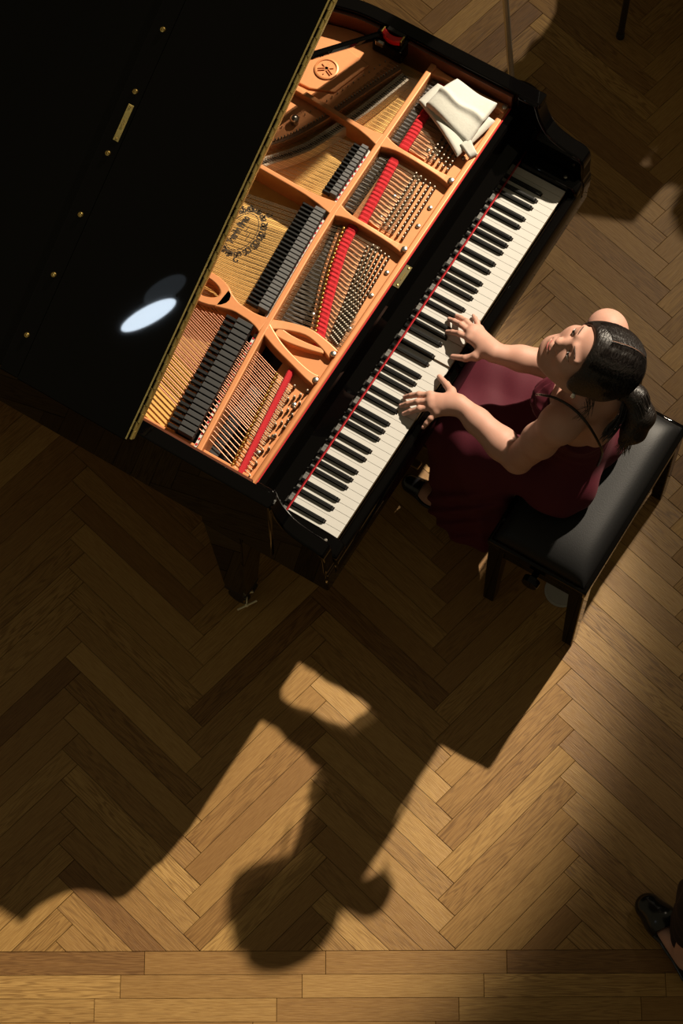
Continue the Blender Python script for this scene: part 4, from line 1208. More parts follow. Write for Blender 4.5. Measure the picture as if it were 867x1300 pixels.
def head_sdf(F, H, f, u, r, sc=1.0):
    """H between the ears; f face direction, u crown direction, r the person's right"""
    H = np.array(H); f, u, r = map(np.array, (f, u, r)); B_ = (r, f, u)
    def P(x, y, z): return H + sc * (x * r + y * f + z * u)
    E_ = lambda c, rad, k=0.012, op='add': F.ell(P(*c), [q * sc for q in rad], B_, k * sc, op)
    E_((0, -0.003, 0.030), (0.073, 0.088, 0.084), 0.0)
    E_((0, 0.030, -0.022), (0.064, 0.063, 0.078), 0.03)                 # face block
    E_((0, 0.056, -0.082), (0.034, 0.030, 0.027), 0.035)               # chin / jaw
    for s_ in (-1, 1):
        F.cone(P(s_ * 0.052, 0.005, -0.055), P(s_ * 0.020, 0.062, -0.090), 0.025 * sc, 0.020 * sc, 0.035 * sc)
        E_((s_ * 0.037, 0.062, -0.026), (0.026, 0.022, 0.024), 0.025)    # cheekbone
        E_((s_ * 0.031, 0.0945, 0.008), (0.0175, 0.0060, 0.0085), 0.016, 'cut')   # socket
        E_((s_ * 0.031, 0.0795, 0.006), (0.0150, 0.0120, 0.0100), 0.006)           # lid over the eyeball
        F.cone(P(s_ * 0.014, 0.0905, 0.020), P(s_ * 0.047, 0.080, 0.022), 0.0045 * sc, 0.0030 * sc, 0.018 * sc)   # brow
    F.cone(P(0, 0.084, 0.010), P(0, 0.0985, -0.026), 0.0060 * sc, 0.0085 * sc, 0.014 * sc)     # nose bridge
    E_((0, 0.1005, -0.0285), (0.0095, 0.0095, 0.0085), 0.008)
    for s_ in (-1, 1):
        E_((s_ * 0.0115, 0.0945, -0.0315), (0.0068, 0.0085, 0.0062), 0.006)
        E_((s_ * 0.0062, 0.0985, -0.0385), (0.0034, 0.005, 0.0028), 0.002, 'cut')
    E_((0, 0.083, -0.058), (0.028, 0.015, 0.017), 0.012)               # muzzle
    F.cone(P(-0.018, 0.087, -0.0555), P(0.018, 0.087, -0.0555), 0.0048 * sc, 0.0048 * sc, 0.006 * sc)
    F.cone(P(0, 0.0935, -0.0540), P(0, 0.0935, -0.0540), 0.006 * sc, 0.006 * sc, 0.008 * sc)
    F.cone(P(-0.013, 0.0885, -0.0655), P(0.013, 0.0885, -0.0655), 0.0058 * sc, 0.0058 * sc, 0.006 * sc)
    F.cone(P(-0.021, 0.0935, -0.0605), P(0.021, 0.0935, -0.0605), 0.0016 * sc, 0.0016 * sc, 0.003 * sc, 'cut')
    for s_ in (-1, 1):                                                   # ears
        E_((s_ * 0.074, -0.006, -0.006), (0.008, 0.017, 0.029), 0.006)
        E_((s_ * 0.081, -0.004, -0.002), (0.005, 0.009, 0.016), 0.004, 'cut')
    return P

# ---------------------------------------------------------------- the pianist
PO = np.array([0.60, -0.42, 0.0])
def wz(*p):
    # stretches the upper trunk upwards along the line of the spine
    p = np.array(p if len(p) == 3 else p[0], float); d_ = 0.075 * min(1, max(0, (p[2] - 0.80) / 0.20))
    return p + np.array([-0.455, -0.18, 1.0]) * d_
PI_ = thing('pianist', 'woman in a sleeveless maroon dress with dark ponytail playing the piano', 'person', W(PO[0], PO[1], 0), KA)
hw = Vector((-0.96, 0.27, 0)).normalized()
pit = math.radians(44)
def toab(v): return np.array([v.dot(AX), v.dot(BX), v.z])
fW = hw * math.cos(pit) + Vector((0, 0, math.sin(pit))); uW = -hw * math.sin(pit) + Vector((0, 0, math.cos(pit)))
HF, HU = toab(fW), toab(uW); HR = np.cross(HF, HU)
HC = wz(0.588, -0.402, 1.212); HS = 1.05

F = Field((0.34, -0.62, -0.01), (0.86, 0.11, 1.455), 0.0026)
HP = head_sdf(F, HC, HF, HU, HR, HS)
# neck
F.cone(wz(0.610, -0.458, 1.055), HP(0, -0.022, -0.045), 0.050, 0.046, 0.03)
F.cone(wz(0.625, -0.418, 1.020), HP(0, 0.012, -0.070), 0.040, 0.034, 0.03)
# trunk
SL, SR = wz(0.480, -0.378, 1.005), wz(0.778, -0.352, 1.010)
F.ell(wz(0.630, -0.400, 0.935), (0.138, 0.092, 0.175), None, 0.02)
F.ell(wz(0.622, -0.392, 0.790), (0.104, 0.072, 0.170), None, 0.03)
F.ell(wz(0.612, -0.380, 0.620), (0.130, 0.080, 0.110), None, 0.05)
F.cone(SL + [0.02, -0.01, 0.005], wz(0.600, -0.450, 1.055), 0.040, 0.042, 0.04)
F.cone(SR + [-0.02, -0.02, 0.005], wz(0.640, -0.450, 1.055), 0.040, 0.042, 0.04)
F.ell(wz(0.555, -0.470, 0.955), (0.050, 0.030, 0.075), None, 0.04)          # shoulder blades
F.ell(wz(0.705, -0.460, 0.955), (0.050, 0.030, 0.075), None, 0.04)
F.cone(wz(0.628, -0.488, 0.76), wz(0.624, -0.507, 1.01), 0.009, 0.009, 0.035, 'cut')   # spine
for s_ in (-1, 1): F.ell(wz(0.635 + s_ * 0.062, -0.322, 0.915), (0.056, 0.050, 0.052), None, 0.03)
F.cone(wz(0.635, -0.33, 1.012), wz(0.53, -0.345, 1.028), 0.010, 0.008, 0.02); F.cone(wz(0.645, -0.33, 1.012), wz(0.74, -0.335, 1.03), 0.010, 0.008, 0.02)   # collar bones
# arms
EL, WL = np.array([0.438, -0.300, 0.765]), np.array([0.480, -0.094, 0.798])
ER, WR = np.array([0.748, -0.318, 0.775]), np.array([0.660, -0.098, 0.800])
for S_, E_, W_ in ((SL, EL, WL), (SR, ER, WR)):
    F.ell(S_, (0.050, 0.050, 0.052), None, 0.03)
    m_ = S_ + (E_ - S_) * 0.45
    F.chain([S_, m_, E_], [0.047, 0.046, 0.038], 0.02)
    a_ = E_ + (W_ - E_) * 0.28; b_ = E_ + (W_ - E_) * 0.70
    F.chain([E_, a_, b_, W_], [0.038, 0.043, 0.034, 0.0265], 0.016)
# hands: palm, then each finger its own chain
def hand(F, wrist, mcps, tips, thumb, side, arch):
    """mcps/tips index..little; thumb three points; side vector towards the thumb"""
    wrist = np.array(wrist); M_ = [np.array(m) for m in mcps]; T_ = [np.array(t) for t in tips]
    cen = sum(M_) / 4
    for m in M_:
        F.cone(wrist + (cen - wrist) * 0.10 + (m - cen) * 0.35, m, 0.0185, 0.0106, 0.015, flat=((0, 0, 1), 1.12))
    F.cone(wrist + (cen - wrist) * 0.2, cen, 0.022, 0.016, 0.016, flat=((0, 0, 1), 1.25))
    tipsN = []
    for i, (m, t) in enumerate(zip(M_, T_)):
        L_ = t - m; rr = [0.0096, 0.0083, 0.0075, 0.0064] if i < 3 else [0.0084, 0.0073, 0.0066, 0.0057]
        pip = m + L_ * 0.44 + np.array([0, 0, arch[i]]); dip = m + L_ * 0.76 + np.array([0, 0, arch[i] * 0.62])
        F.chain([m, pip, dip, t], rr, 0.0035)
        F.ell(pip, (rr[1] * 1.08,) * 3, None, 0.003)
        F.ell(m + np.array([0, 0, 0.003]), (0.0098,) * 3, None, 0.010)
        d_ = (t - dip) / np.linalg.norm(t - dip); tipsN.append((t, d_))
    t0, t1, t2 = [np.array(t) for t in thumb]
    root = wrist + (cen - wrist) * 0.28
    F.cone(root, t0, 0.0175, 0.0135, 0.014); F.cone(t0, t1, 0.0120, 0.0098, 0.006); F.cone(t1, t2, 0.0096, 0.0075, 0.004)
    tipsN.append((t2, (t2 - t1) / np.linalg.norm(t2 - t1)))
    return tipsN
ZT = 0.7435
nailsL = hand(F, WL, [(0.467, -0.010, 0.787), (0.453, -0.020, 0.788), (0.441, -0.032, 0.785), (0.434, -0.049, 0.780)],
     [(0.445, 0.055, ZT), (0.417, 0.051, ZT), (0.401, 0.032, ZT), (0.389, -0.036, 0.757)],
     [(0.507, -0.052, 0.786), (0.523, -0.028, 0.773), (0.545, 0.006, 0.7445)], None, (0.010, 0.009, 0.009, 0.006))
nailsR = hand(F, WR, [(0.668, -0.014, 0.788), (0.684, -0.008, 0.790), (0.698, -0.010, 0.788), (0.708, -0.022, 0.782)],
     [(0.673, 0.057, ZT), (0.709, 0.072, ZT), (0.728, 0.059, ZT), (0.752, 0.020, ZT)],
     [(0.632, -0.056, 0.786), (0.617, -0.032, 0.773), (0.616, 0.006, 0.7445)], None, (0.011, 0.011, 0.011, 0.009))
# legs and feet
for hx, kx, ky, fx, fy, tx, ty, fz in ((0.545, 0.515, -0.055, 0.492, -0.130, 0.502, 0.045, 0.0), (0.680, 0.700, -0.035, 0.682, -0.100, 0.684, 0.060, 0.02)):
    F.chain([(hx + (0.61 - hx) * .2, -0.37, 0.570), (kx, ky, 0.560)], [0.072, 0.056], 0.03)
    F.chain([(kx, ky, 0.560), (kx + (fx - kx) * .35, ky - 0.065, 0.36), (fx, fy - 0.015, 0.085)], [0.055, 0.052, 0.034], 0.02)
    F.chain([(fx, fy - 0.055, 0.042), (fx, fy + 0.02, 0.060), ((fx + tx) / 2, (fy + ty) / 2 + 0.02, 0.045 + fz), (tx, ty, 0.030 + fz)], [0.028, 0.030, 0.029, 0.022], 0.02)
body = F.mesh('body', PO); del F
body_o = link('body', body, SKIN, PI_)

def pt_abz(p): return tuple(np.array(p) - PO)
def patch(name, m, c, rad, basis, parent=PI_, n=14):
    mb = MB(); vs = []; fs = []
    c = np.array(c) - PO
    for i in range(n // 2 + 1):
        th = PI * i / (n // 2)
        for k in range(n):
            t = 2 * PI * k / n
            q = c + basis[0] * rad[0] * math.sin(th) * math.cos(t) + basis[1] * rad[1] * math.sin(th) * math.sin(t) + basis[2] * rad[2] * math.cos(th)
            vs.append(tuple(q))
    for i in range(n // 2):
        for k in range(n): fs.append((i * n + k, (i + 1) * n + k, (i + 1) * n + (k + 1) % n, i * n + (k + 1) % n))
    mb.add(vs, fs); return mb.build(name, m, parent, smooth=180)
HB = (HR, HF, HU)
for s_ in (-1, 1):
    patch('eye', EYEW, HP(s_ * 0.031, 0.0812, 0.0010), (0.0130 * HS, 0.0120 * HS, 0.0052 * HS), HB)
    patch('iris', EYED, HP(s_ * 0.0305, 0.0868, 0.0010), (0.0062 * HS, 0.0070 * HS, 0.0050 * HS), HB)
    q = MB(); q.tube([pt_abz(HP(s_ * x, y, z)) for x, y, z in ((0.0175, 0.0885, 0.0030), (0.024, 0.0922, 0.0062), (0.031, 0.0930, 0.0072), (0.039, 0.0895, 0.0062), (0.0465, 0.0825, 0.0025))], [0.0005, 0.0008, 0.0009, 0.0009, 0.0005], 6)
    q.build('eyelashes', EYED, PI_, smooth=60)
    q = MB(); q.tube([pt_abz(HP(s_ * x, y, z)) for x, y, z in ((0.013, 0.0955, 0.0235), (0.024, 0.0950, 0.0268), (0.036, 0.0905, 0.0275), (0.050, 0.0800, 0.0225))], [0.0010, 0.0015, 0.0013, 0.0006], 6)
    q.build('eyebrow', BROW, PI_, smooth=60)
patch('upper_lip', LIP, HP(0, 0.0922, -0.0560), (0.0195 * HS, 0.0088 * HS, 0.0040 * HS), HB)
patch('lower_lip', LIP, HP(0, 0.0920, -0.0655), (0.0160 * HS, 0.0088 * HS, 0.0050 * HS), HB)
for nails in (nailsL, nailsR):
    for (t, d_) in nails:
        sd = np.cross(d_, (0, 0, 1.0)); sd /= np.linalg.norm(sd); up_ = np.cross(sd, d_)
        patch('fingernail', NAIL, t + up_ * 0.0042 - d_ * 0.001, (0.0042, 0.0060, 0.0026), (sd, d_, up_), PI_, 10)
for s_ in (-1,):
    q = MB(); c = pt_abz(HP(-0.086, 0.004, -0.038)); q.ball(c, 0.0055, 12); q.ball((c[0], c[1], c[2] - 0.009), 0.0066, 12)
    q.build('earring', CHROME, PI_, smooth=60)

# hair: cap with a centre parting, then a low ponytail
F = Field((0.34, -0.74, 1.02), (0.74, -0.27, 1.48), 0.0024)
F.ell(HP(0, -0.006, 0.031), [q * HS for q in (0.0870, 0.1000, 0.0935)], HB, 0.0)
F.ell(HP(0, -0.055, -0.012), [q * HS for q in (0.072, 0.052, 0.074)], HB, 0.02)
for s_ in (-1, 1): F.ell(HP(s_ * 0.062, 0.012, -0.004), [q * HS for q in (0.025, 0.052, 0.060)], HB, 0.02)
def hcoord(X, Y, Z):
    d0, d1, d2 = X - HC[0], Y - HC[1], Z - HC[2]
    return [(d0 * e[0] + d1 * e[1] + d2 * e[2]) / HS for e in HB]
def face_open(X, Y, Z):
    x, y, z = hcoord(X, Y, Z)
    # opening of the face: an egg-shaped outline seen from the front, hairline at the top
    w_ = 0.073 - 0.010 * np.clip((z - 0.02) / 0.06, 0, 1)
    e_ = (x / w_) ** 2 + ((z + 0.045) / 0.110) ** 2 + np.maximum(0, -(z + 0.045)) * 0 
    return np.maximum((e_ - 1) * 0.035, 0.010 + 0.25 * np.maximum(0, z) - y)
F.half(face_open, 0.014)
hair = link('hair', F.mesh('hair', PO), HAIR, PI_); del F
tail_pts = [np.array(p) for p in ((0.568, -0.475, 1.192), (0.568, -0.535, 1.185), (0.546, -0.568, 1.150), (0.520, -0.566, 1.105), (0.497, -0.555, 1.072))]
F = Field((0.40, -0.74, 0.96), (0.66, -0.45, 1.33), 0.0028)
tp_ = [tuple(p) for p in smooth_path([tuple(p) for p in tail_pts], 4)] if False else tail_pts
F.chain(tp_, [0.022, 0.029, 0.034, 0.031, 0.016], 0.02)
tail_o = link('ponytail', F.mesh('ponytail', PO), HAIR, PI_); del F
band = MB()
b0 = tail_pts[0] + (tail_pts[1] - tail_pts[0]) * 0.45; dr = (tail_pts[1] - tail_pts[0]); dr /= np.linalg.norm(dr)
e1 = np.cross(dr, (0, 0, 1)); e1 /= np.linalg.norm(e1); e2 = np.cross(e1, dr)
ring = [pt_abz(b0 + (e1 * math.cos(t) + e2 * math.sin(t)) * 0.026) for t in np.linspace(0, 2 * PI, 25)]
band.tube(ring, 0.005, 8); band.build('hair_band', EYED, PI_, smooth=60)
st = MB(); R3 = random.Random(5)
def cr(pts, n=4):
    c = [np.array(p) for p in pts]; c = [c[0]] + c + [c[-1]]; out = []
    for i in range(1, len(c) - 2):
        for t in np.linspace(0, 1, n, endpoint=False):
            p0, p1, p2, p3 = c[i - 1:i + 3]
            out.append(0.5 * ((2 * p1) + (-p0 + p2) * t + (2 * p0 - 5 * p1 + 4 * p2 - p3) * t * t + (-p0 + 3 * p1 - 3 * p2 + p3) * t ** 3))
    out.append(c[-1]); return out
for i in range(150):
    ph = R3.uniform(0, 2 * PI); rr_ = R3.uniform(0.7, 1.12)
    rad = [0.022, 0.030, 0.036, 0.035, R3.uniform(0.012, 0.036)]
    ext = R3.uniform(-0.01, 0.035)
    pts = []
    for k, c in enumerate(tail_pts):
        off = (e1 * math.cos(ph + 0.15 * k) + np.array([0, -.35, .95]) * math.sin(ph + 0.15 * k)) * rad[k] * rr_
        pts.append(c + off)
    pts[-1] = pts[-1] + np.array([R3.uniform(-.012, .012), R3.uniform(-.02, .01), -ext])
    st.tube([pt_abz(p) for p in cr(pts, 3)], [0.0011] * 12 + [0.0004], 4)
# fine strands combed from the parting back to the band
def cap_pt(d):
    d = np.array(d) / np.linalg.norm(d); rad = np.array([0.0870, 0.1000, 0.0935])
    k = 1.0 / math.sqrt(((d / rad) ** 2).sum()); q = d * k
    return q
tie = np.array([-0.006, -0.100, -0.066])
for i in range(1500):
    s_ = 1 if i % 2 else -1
    v = R3.random()
    y0 = 0.075 - 0.135 * v
    st0 = np.array([0.006 + s_ * 0.004 + (0.1 * max(0, .05 - y0)), y0 + 0.006, 0.095])
    st0 = st0 / np.linalg.norm(st0)
    en = np.array([tie[0] + s_ * 0.012, tie[1] + 0.006, tie[2] - 0.031]); en = en / np.linalg.norm(en)
    md = np.array([s_ * (0.085 + 0.02 * R3.random()), 0.045 - 0.11 * v + R3.uniform(-.012, .012), -0.030 + 0.075 * v + R3.uniform(-.012, .012)]); md = md / np.linalg.norm(md)
    pts = []
    N_ = 9
    for t in np.linspace(0, 1, N_):
        dd = st0 * (1 - t) ** 2 + md * 2 * t * (1 - t) * 1.25 + en * t * t
        q = cap_pt(dd) * (1.004 + R3.uniform(0, 0.010)) + np.array([0, -0.006, 0.031])
        pts.append(pt_abz(HP(*q)))
    # leave the face open
    st.tube(pts, [0.0009] * (N_ - 1) + [0.0004], 3, caps=False)
part_l = MB()
pp_ = []
for y0 in np.linspace(0.080, -0.040, 12):
    dd = np.array([0.0065 + 0.10 * max(0, .05 - y0), y0 + 0.006, 0.0935]); q = cap_pt(dd) * 1.026 + np.array([0, -0.006, 0.031]); pp_.append(pt_abz(HP(*q)))
part_l.tube(pp_, [0.0006, 0.0014, 0.0015] + [0.0013] * 5 + [0.0010, 0.0007, 0.0005, 0.0003], 6); part_l.build('parting', PARTM, PI_, smooth=80)
for i in range(70):
    a0 = tail_pts[1] + np.array([R3.uniform(-.02, .02), R3.uniform(0, .03), R3.uniform(-.02, .02)])
    e0 = wz(0.500 + R3.uniform(-.015, .03), -0.500 + R3.uniform(-.012, .012), 1.035 + R3.uniform(-.02, .015))
    st.tube([pt_abz(p) for p in cr([a0, (a0 + e0) / 2 + np.array([0, -.012, R3.uniform(-.008, .008)]), e0], 5)], [0.0011] * 9 + [0.0010, 0.0003], 3)
# wisps across the nape
for i in range(16):
    a0 = HP(R3.uniform(-0.075, -0.045), -0.055, R3.uniform(-0.06, -0.035))
    st.tube([pt_abz(p) for p in cr([a0, a0 + np.array([-0.012, -0.012, -0.03]), a0 + np.array([R3.uniform(-.045, -.01), R3.uniform(-.02, .02), R3.uniform(-.085, -.05)])], 4)], [0.0007] * 8 + [0.0003], 4)
o = st.build('hair_strands', HAIR, PI_, smooth=80); o['kind'] = 'stuff'

# dress: bodice hugging the trunk, skirt over the thighs falling to the ankles
F = Field((0.30, -0.66, 0.03), (0.92, 0.12, 1.12), 0.0032)
F.ell(wz(0.630, -0.400, 0.935), (0.146, 0.100, 0.183), None, 0.0)
F.ell(wz(0.622, -0.392, 0.790), (0.118, 0.086, 0.180), None, 0.05); F.ell(wz(0.628, -0.398, 0.86), (0.132, 0.094, 0.12), None, 0.03)
for s_ in (-1, 1): F.ell(wz(0.635 + s_ * 0.062, -0.320, 0.915), (0.062, 0.056, 0.058), None, 0.03)
F.ell(wz(0.555, -0.470, 0.955), (0.056, 0.036, 0.082), None, 0.04); F.ell(wz(0.705, -0.460, 0.955), (0.056, 0.036, 0.082), None, 0.04)
def neckline(X, Y, Z):
    # removes everything above a surface that dips low at the back
    t = np.clip((Y + 0.51) / 0.20, 0, 1)
    zc = 0.822 + 0.218 * t ** 1.3 + 0.010 * np.cos((X - 0.635) * 40) * (t > 0.8)
    return (zc - Z) + 0 * X
F.half(neckline, 0.004)
F.ell((0.612, -0.385, 0.620), (0.150, 0.100, 0.130), None, 0.06)
F.ell((0.525, -0.400, 0.560), (0.095, 0.095, 0.072), None, 0.04); F.ell((0.695, -0.400, 0.560), (0.095, 0.095, 0.072), None, 0.04)
for hx, kx, ky in ((0.530, 0.508, -0.060), (0.695, 0.712, -0.045)):
    F.cone((hx, -0.38, 0.575), (kx, ky, 0.562), 0.098, 0.074, 0.05)
F.cone((0.61, -0.36, 0.57), (0.61, -0.10, 0.555), 0.09, 0.072, 0.06)
F.cone((0.515, -0.075, 0.545), (0.480, -0.115, 0.14), 0.075, 0.082, 0.06)
F.cone((0.700, -0.060, 0.545), (0.685, -0.100, 0.14), 0.075, 0.085, 0.06)
F.cone((0.61, -0.10, 0.53), (0.590, -0.140, 0.13), 0.07, 0.10, 0.07)
F.cone((0.49, -0.16, 0.52), (0.455, -0.185, 0.17), 0.07, 0.075, 0.07)
F.cone((0.485, -0.235, 0.50), (0.440, -0.240, 0.20), 0.065, 0.062, 0.06)
F.cone((0.72, -0.20, 0.50), (0.74, -0.22, 0.20), 0.075, 0.062, 0.06)
sl, X, Y, Z = F._win(F.lo, F.lo + F.h * F.n)
drop = np.clip((0.56 - Z) / 0.12, 0, 1)
lap = np.clip((0.74 - Z) / 0.12, 0, 1) * (1 - drop)
F.d += (drop * (0.0050 * np.sin(95 * X + 9 * np.sin(11 * Y + 6 * Z) + 14 * Z) + 0.004 * np.sin(48 * X - 60 * Y + 12 * Z))).astype(np.float32)
F.d += (lap * (0.0022 * np.sin(40 * X + 16 * Y + 3 * np.sin(14 * Y)) + 0.0012 * np.sin(75 * Y - 40 * X))).astype(np.float32)
bod = np.clip((Z - 0.70) / 0.05, 0, 1); fr_ = np.clip((Y + 0.36) / 0.05, 0, 1)
F.d += (bod * 0.0012 * np.sin(150 * Z + 30 * X + 6 * np.sin(25 * X)) + bod * fr_ * 0.0045 * np.sin(210 * Z + 60 * np.abs(X - 0.635) + 3 * np.sin(40 * X))).astype(np.float32)
F.half(lambda X, Y, Z: (Z - (0.105 + 0.010 * np.sin(30 * X))) + 0 * Y, 0.004)
dress_o = link('dress', F.mesh('dress', PO), DRESS, PI_); del F
# thin straps over bare shoulders
def strap(pts):
    q = MB(); path = cr(pts, 6); q.tube([pt_abz(p) for p in path], 0.0036, 8); return q.build('strap', EYED, PI_, smooth=60)
strap([wz(0.533, -0.285, 0.985), wz(0.522, -0.305, 1.025), wz(0.518, -0.345, 1.058), wz(0.512, -0.395, 1.068), wz(0.505, -0.440, 1.048), wz(0.500, -0.478, 1.000), wz(0.499, -0.502, 0.940), wz(0.505, -0.498, 0.830)])
strap([wz(0.735, -0.280, 0.985), wz(0.742, -0.300, 1.025), wz(0.742, -0.345, 1.058), wz(0.740, -0.395, 1.066), wz(0.735, -0.438, 1.048), wz(0.730, -0.470, 1.000), wz(0.728, -0.490, 0.940), wz(0.722, -0.488, 0.830)])
# shoes
for fx, fy, tx, ty, fz in ((0.492, -0.130, 0.502, 0.045, 0.0), (0.682, -0.100, 0.684, 0.060, 0.02)):
    F = Field((fx - 0.08, fy - 0.13, -0.004), (fx + 0.09, ty + 0.07, 0.12), 0.0026)
    F.chain([(fx, fy - 0.058, 0.040), (fx, fy + 0.02, 0.052), ((fx + tx) / 2, (fy + ty) / 2 + 0.02, 0.042 + fz), (tx, ty + 0.006, 0.030 + fz)], [0.034, 0.035, 0.036, 0.028], 0.02)
    F.half(lambda X, Y, Z: np.maximum(-(Z - 0.046 - fz * .5) + 0 * X, (Y - (ty - 0.035)) + 0 * X), 0.004)
    F.half(lambda X, Y, Z: (Z - 0.002) + 0 * X + 0 * Y, 0.0)
    link('shoe', F.mesh('shoe', PO), SHOE, PI_); del F

# ---------------------------------------------------------------- other people: dark concert clothes
def figure(name, label, loc, rot, joints, seated, group=None, h=0.006):
    """joints in local metres, x = the person's right, y = forward"""
    T = thing(name, label, 'person', loc, rot, group)
    J = {k: np.array(v, float) for k, v in joints.items()}
    lo = np.array([-0.42, -0.45, -0.01]); hi = np.array([0.42, 0.75, J['head'][2] + 0.20])
    f = np.array([0, math.cos(0.15), -math.sin(0.15)]); u = np.array([0, math.sin(0.15), math.cos(0.15)]); r = np.array([1.0, 0, 0])
    def limbs(F, g, skin):
        if skin:
            head_sdf(F, J['head'], f, u, r, 1.03)
            F.cone(J['neck'], J['head'] - [0, 0.02, 0.06], 0.058, 0.052, 0.03)
            for s_ in 'lr':
                w, hd = J['wri_' + s_], J['hand_' + s_]
                d_ = (hd - w) / np.linalg.norm(hd - w); sd = np.cross(d_, (0, 0, 1.0)); sd /= np.linalg.norm(sd)
                F.cone(w, hd, 0.026, 0.030, 0.02, flat=((0, 0, 1), 1.4))
                for i in range(4):
                    m_ = hd + sd * (i - 1.5) * 0.019; e_ = m_ + d_ * (0.06 if i in (0, 3) else 0.07) - np.array([0, 0, 0.02])
                    F.chain([m_, (m_ + e_) / 2 + [0, 0, 0.006], e_], [0.010, 0.009, 0.008], 0.004)
                sg = 1 if s_ == 'l' else -1
                F.cone(w + d_ * 0.02 + sd * sg * 0.02, hd + sd * sg * 0.050, 0.014, 0.010, 0.01)
            for s_ in 'lr': F.chain([J['kne_' + s_], J['ank_' + s_]], [0.045, 0.034], 0.02); F.cone(J['ank_' + s_] - [0, 0.02, 0.03], J['toe_' + s_], 0.030, 0.022, 0.02)
        F.ell(J['chest'], (0.165 + g, 0.105 + g, 0.20 + g), None, 0.03)
        F.ell(J['pelvis'], (0.160 + g, 0.115 + g, 0.13 + g), None, 0.06)
        F.cone(J['chest'] - [0, 0, 0.1], J['pelvis'], 0.12 + g, 0.12 + g, 0.05)
        for s_ in 'lr':
            F.cone(J['sho_' + s_], J['neck'] - [0, 0, 0.02], 0.055 + g, 0.055 + g, 0.04)
            F.chain([J['sho_' + s_], J['elb_' + s_], J['wri_' + s_]], [0.058 + g, 0.046 + g, 0.030 + g], 0.025)
            F.chain([J['hip_' + s_], J['kne_' + s_]], [0.092 + g, 0.066 + g], 0.03)
    F = Field(lo, hi, h); limbs(F, 0.0, True); link('body', F.mesh('body'), SKIN, T, smooth=180); del F
    F = Field(lo, hi, h); limbs(F, 0.012, False)
    for s_ in 'lr':
        a = J['ank_' + s_]
        F.chain([J['kne_' + s_], a + ([0.045, 0.035, 0.02] if not seated else [0, -0.01, 0.02])], [0.080, 0.070], 0.03)
    F.half(lambda X, Y, Z: np.minimum((J['neck'][2] - Z) + 0 * X + 0.10 * 0, 1.0) + 0 * Y, 0.01)
    sl, X, Y, Z = F._win(F.lo, F.lo + F.h * F.n)
    F.d += (0.004 * np.sin(60 * Z + 12 * np.sin(14 * X + 9 * Y)) + 0.003 * np.sin(45 * X + 50 * Y)).astype(np.float32) * (np.abs(F.d) < 0.05)
    link('suit', F.mesh('suit'), SUIT, T, smooth=180); del F
    hr = Field(J['head'] - 0.16, J['head'] + 0.18, 0.005)
    hr.ell(J['head'] + u * 0.040 - f * 0.015, (0.088, 0.108, 0.100), (r, f, u), 0.0)
    Hh = J['head']
    hr.half(lambda X, Y, Z: np.minimum(np.maximum(0.045 - (Y - Hh[1]), (Z - Hh[2]) - 0.075), (Z - Hh[2]) + 0.02) + 0 * X, 0.006)
    link('hair', hr.mesh('hair'), HAIR, T, smooth=180); del hr
    for s_ in 'lr':
        a, t = J['ank_' + s_], J['toe_' + s_]
        F = Field(np.minimum(a, t) - [0.08, 0.12, 0.12], np.maximum(a, t) + [0.08, 0.10, 0.05], 0.003)
        F.chain([a - [0, 0.055, 0.040], a * [1, 1, 0] + [0, 0.03, 0.050], (a + t) / 2 * [1, 1, 0] + [0, 0.03, 0.046], t + [0, 0.006, 0.004]], [0.036, 0.038, 0.045, 0.038], 0.02)
        az = a.copy(); tz = t.copy()
        F.half(lambda X, Y, Z: np.maximum(-(Z - 0.044) + 0 * X, ((Y - (tz[1] - 0.075)) + 0 * X)), 0.004)
        F.half(lambda X, Y, Z: (Z - 0.001) + 0 * X + 0 * Y, 0.0)
        link('shoe', F.mesh('shoe'), SHOE, T, smooth=180); del F
    return T
stand_j = dict(head=(0, 0.03, 1.60), neck=(0, -0.01, 1.475), chest=(0, -0.01, 1.25), pelvis=(0, -0.01, 0.93),
    sho_l=(-0.165, -0.01, 1.39), sho_r=(0.175, -0.01, 1.39), elb_l=(-0.165, -0.03, 1.10), elb_r=(0.215, -0.03, 1.10), wri_l=(0.02, 0.13, 1.06), wri_r=(0.05, 0.16, 1.10),
    hand_l=(0.10, 0.14, 1.07), hand_r=(-0.03, 0.17, 1.12), hip_l=(-0.09, 0, 0.90), hip_r=(0.10, 0, 0.90), kne_l=(-0.105, 0.01, 0.50), kne_r=(0.12, 0.01, 0.50),
    ank_l=(-0.135, -0.02, 0.085), ank_r=(0.13, -0.02, 0.085), toe_l=(-0.160, 0.135, 0.030), toe_r=(0.15, 0.130, 0.030))
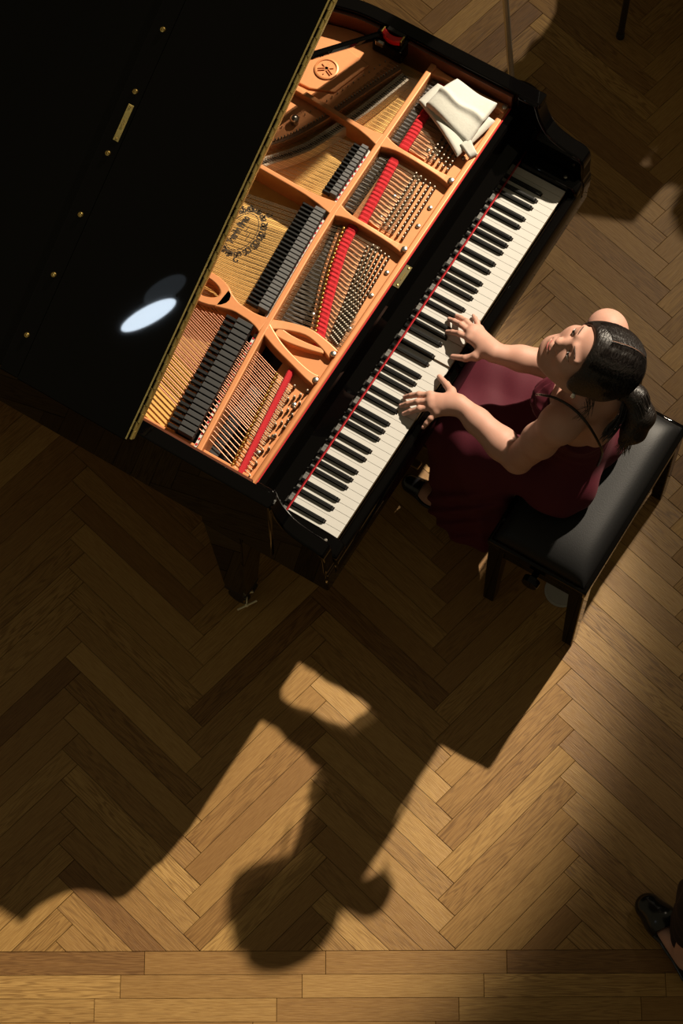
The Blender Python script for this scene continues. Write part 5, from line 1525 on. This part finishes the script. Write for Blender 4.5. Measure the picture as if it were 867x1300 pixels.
# standing at the right edge of the picture, left shoe in view; forward = heel to toe of that shoe
fw = Vector((0.832 - 0.934, 1.713 - 1.482, 0)).normalized()
rot_s = math.atan2(fw.y, fw.x) - PI / 2
toe_w = Vector((0.842, 1.690, 0))
Rz = Matrix.Rotation(rot_s, 3, 'Z')
base_s = toe_w - Rz @ Vector((-0.160, 0.155, 0))
figure('bystander', 'person standing at the right edge, only a black shoe and dark trouser leg in view', base_s, rot_s, stand_j, False)
sit_j = dict(head=(0, 0.03, 1.215), neck=(0, -0.02, 1.085), chest=(0, -0.02, 0.86), pelvis=(0, -0.02, 0.565),
    sho_l=(-0.185, -0.02, 1.00), sho_r=(0.185, -0.02, 1.00), elb_l=(-0.21, 0.0, 0.74), elb_r=(0.21, 0.0, 0.74), wri_l=(-0.12, 0.20, 0.70), wri_r=(0.12, 0.20, 0.70),
    hand_l=(-0.09, 0.26, 0.68), hand_r=(0.09, 0.26, 0.68), hip_l=(-0.10, 0.02, 0.585), hip_r=(0.10, 0.02, 0.585), kne_l=(-0.11, 0.42, 0.55), kne_r=(0.11, 0.42, 0.55),
    ank_l=(-0.11, 0.43, 0.085), ank_r=(0.11, 0.43, 0.085), toe_l=(-0.12, 0.57, 0.030), toe_r=(0.12, 0.57, 0.030))
RM = Matrix.Rotation(ROTC, 3, 'Z')
m1 = Vector((0.898, 4.516, 0)) + RM @ Vector((0.21, 0.20, 0)); m2 = Vector((1.69, 4.62, 0))
mus = figure('musician', 'seated musician just past the top edge, on the chair with the dark leg', m1, ROTC, sit_j, True, h=0.008)
def dup(src, loc, rot, label):
    r = src.copy(); COL.objects.link(r); r.location = loc; r.rotation_euler = (0, 0, rot); r['label'] = label
    for c in list(src.children):
        q = c.copy(); COL.objects.link(q); q.parent = r
        for g in list(c.children):
            e = g.copy(); COL.objects.link(e); e.parent = q
    return r
dup(mus, m2, ROTC, 'second seated musician, farther past the top right corner of the picture')
dup(CH, m2 - RM @ Vector((0.21, 0.20, 0)), ROTC, 'second chair, under the musician farther past the top right corner')
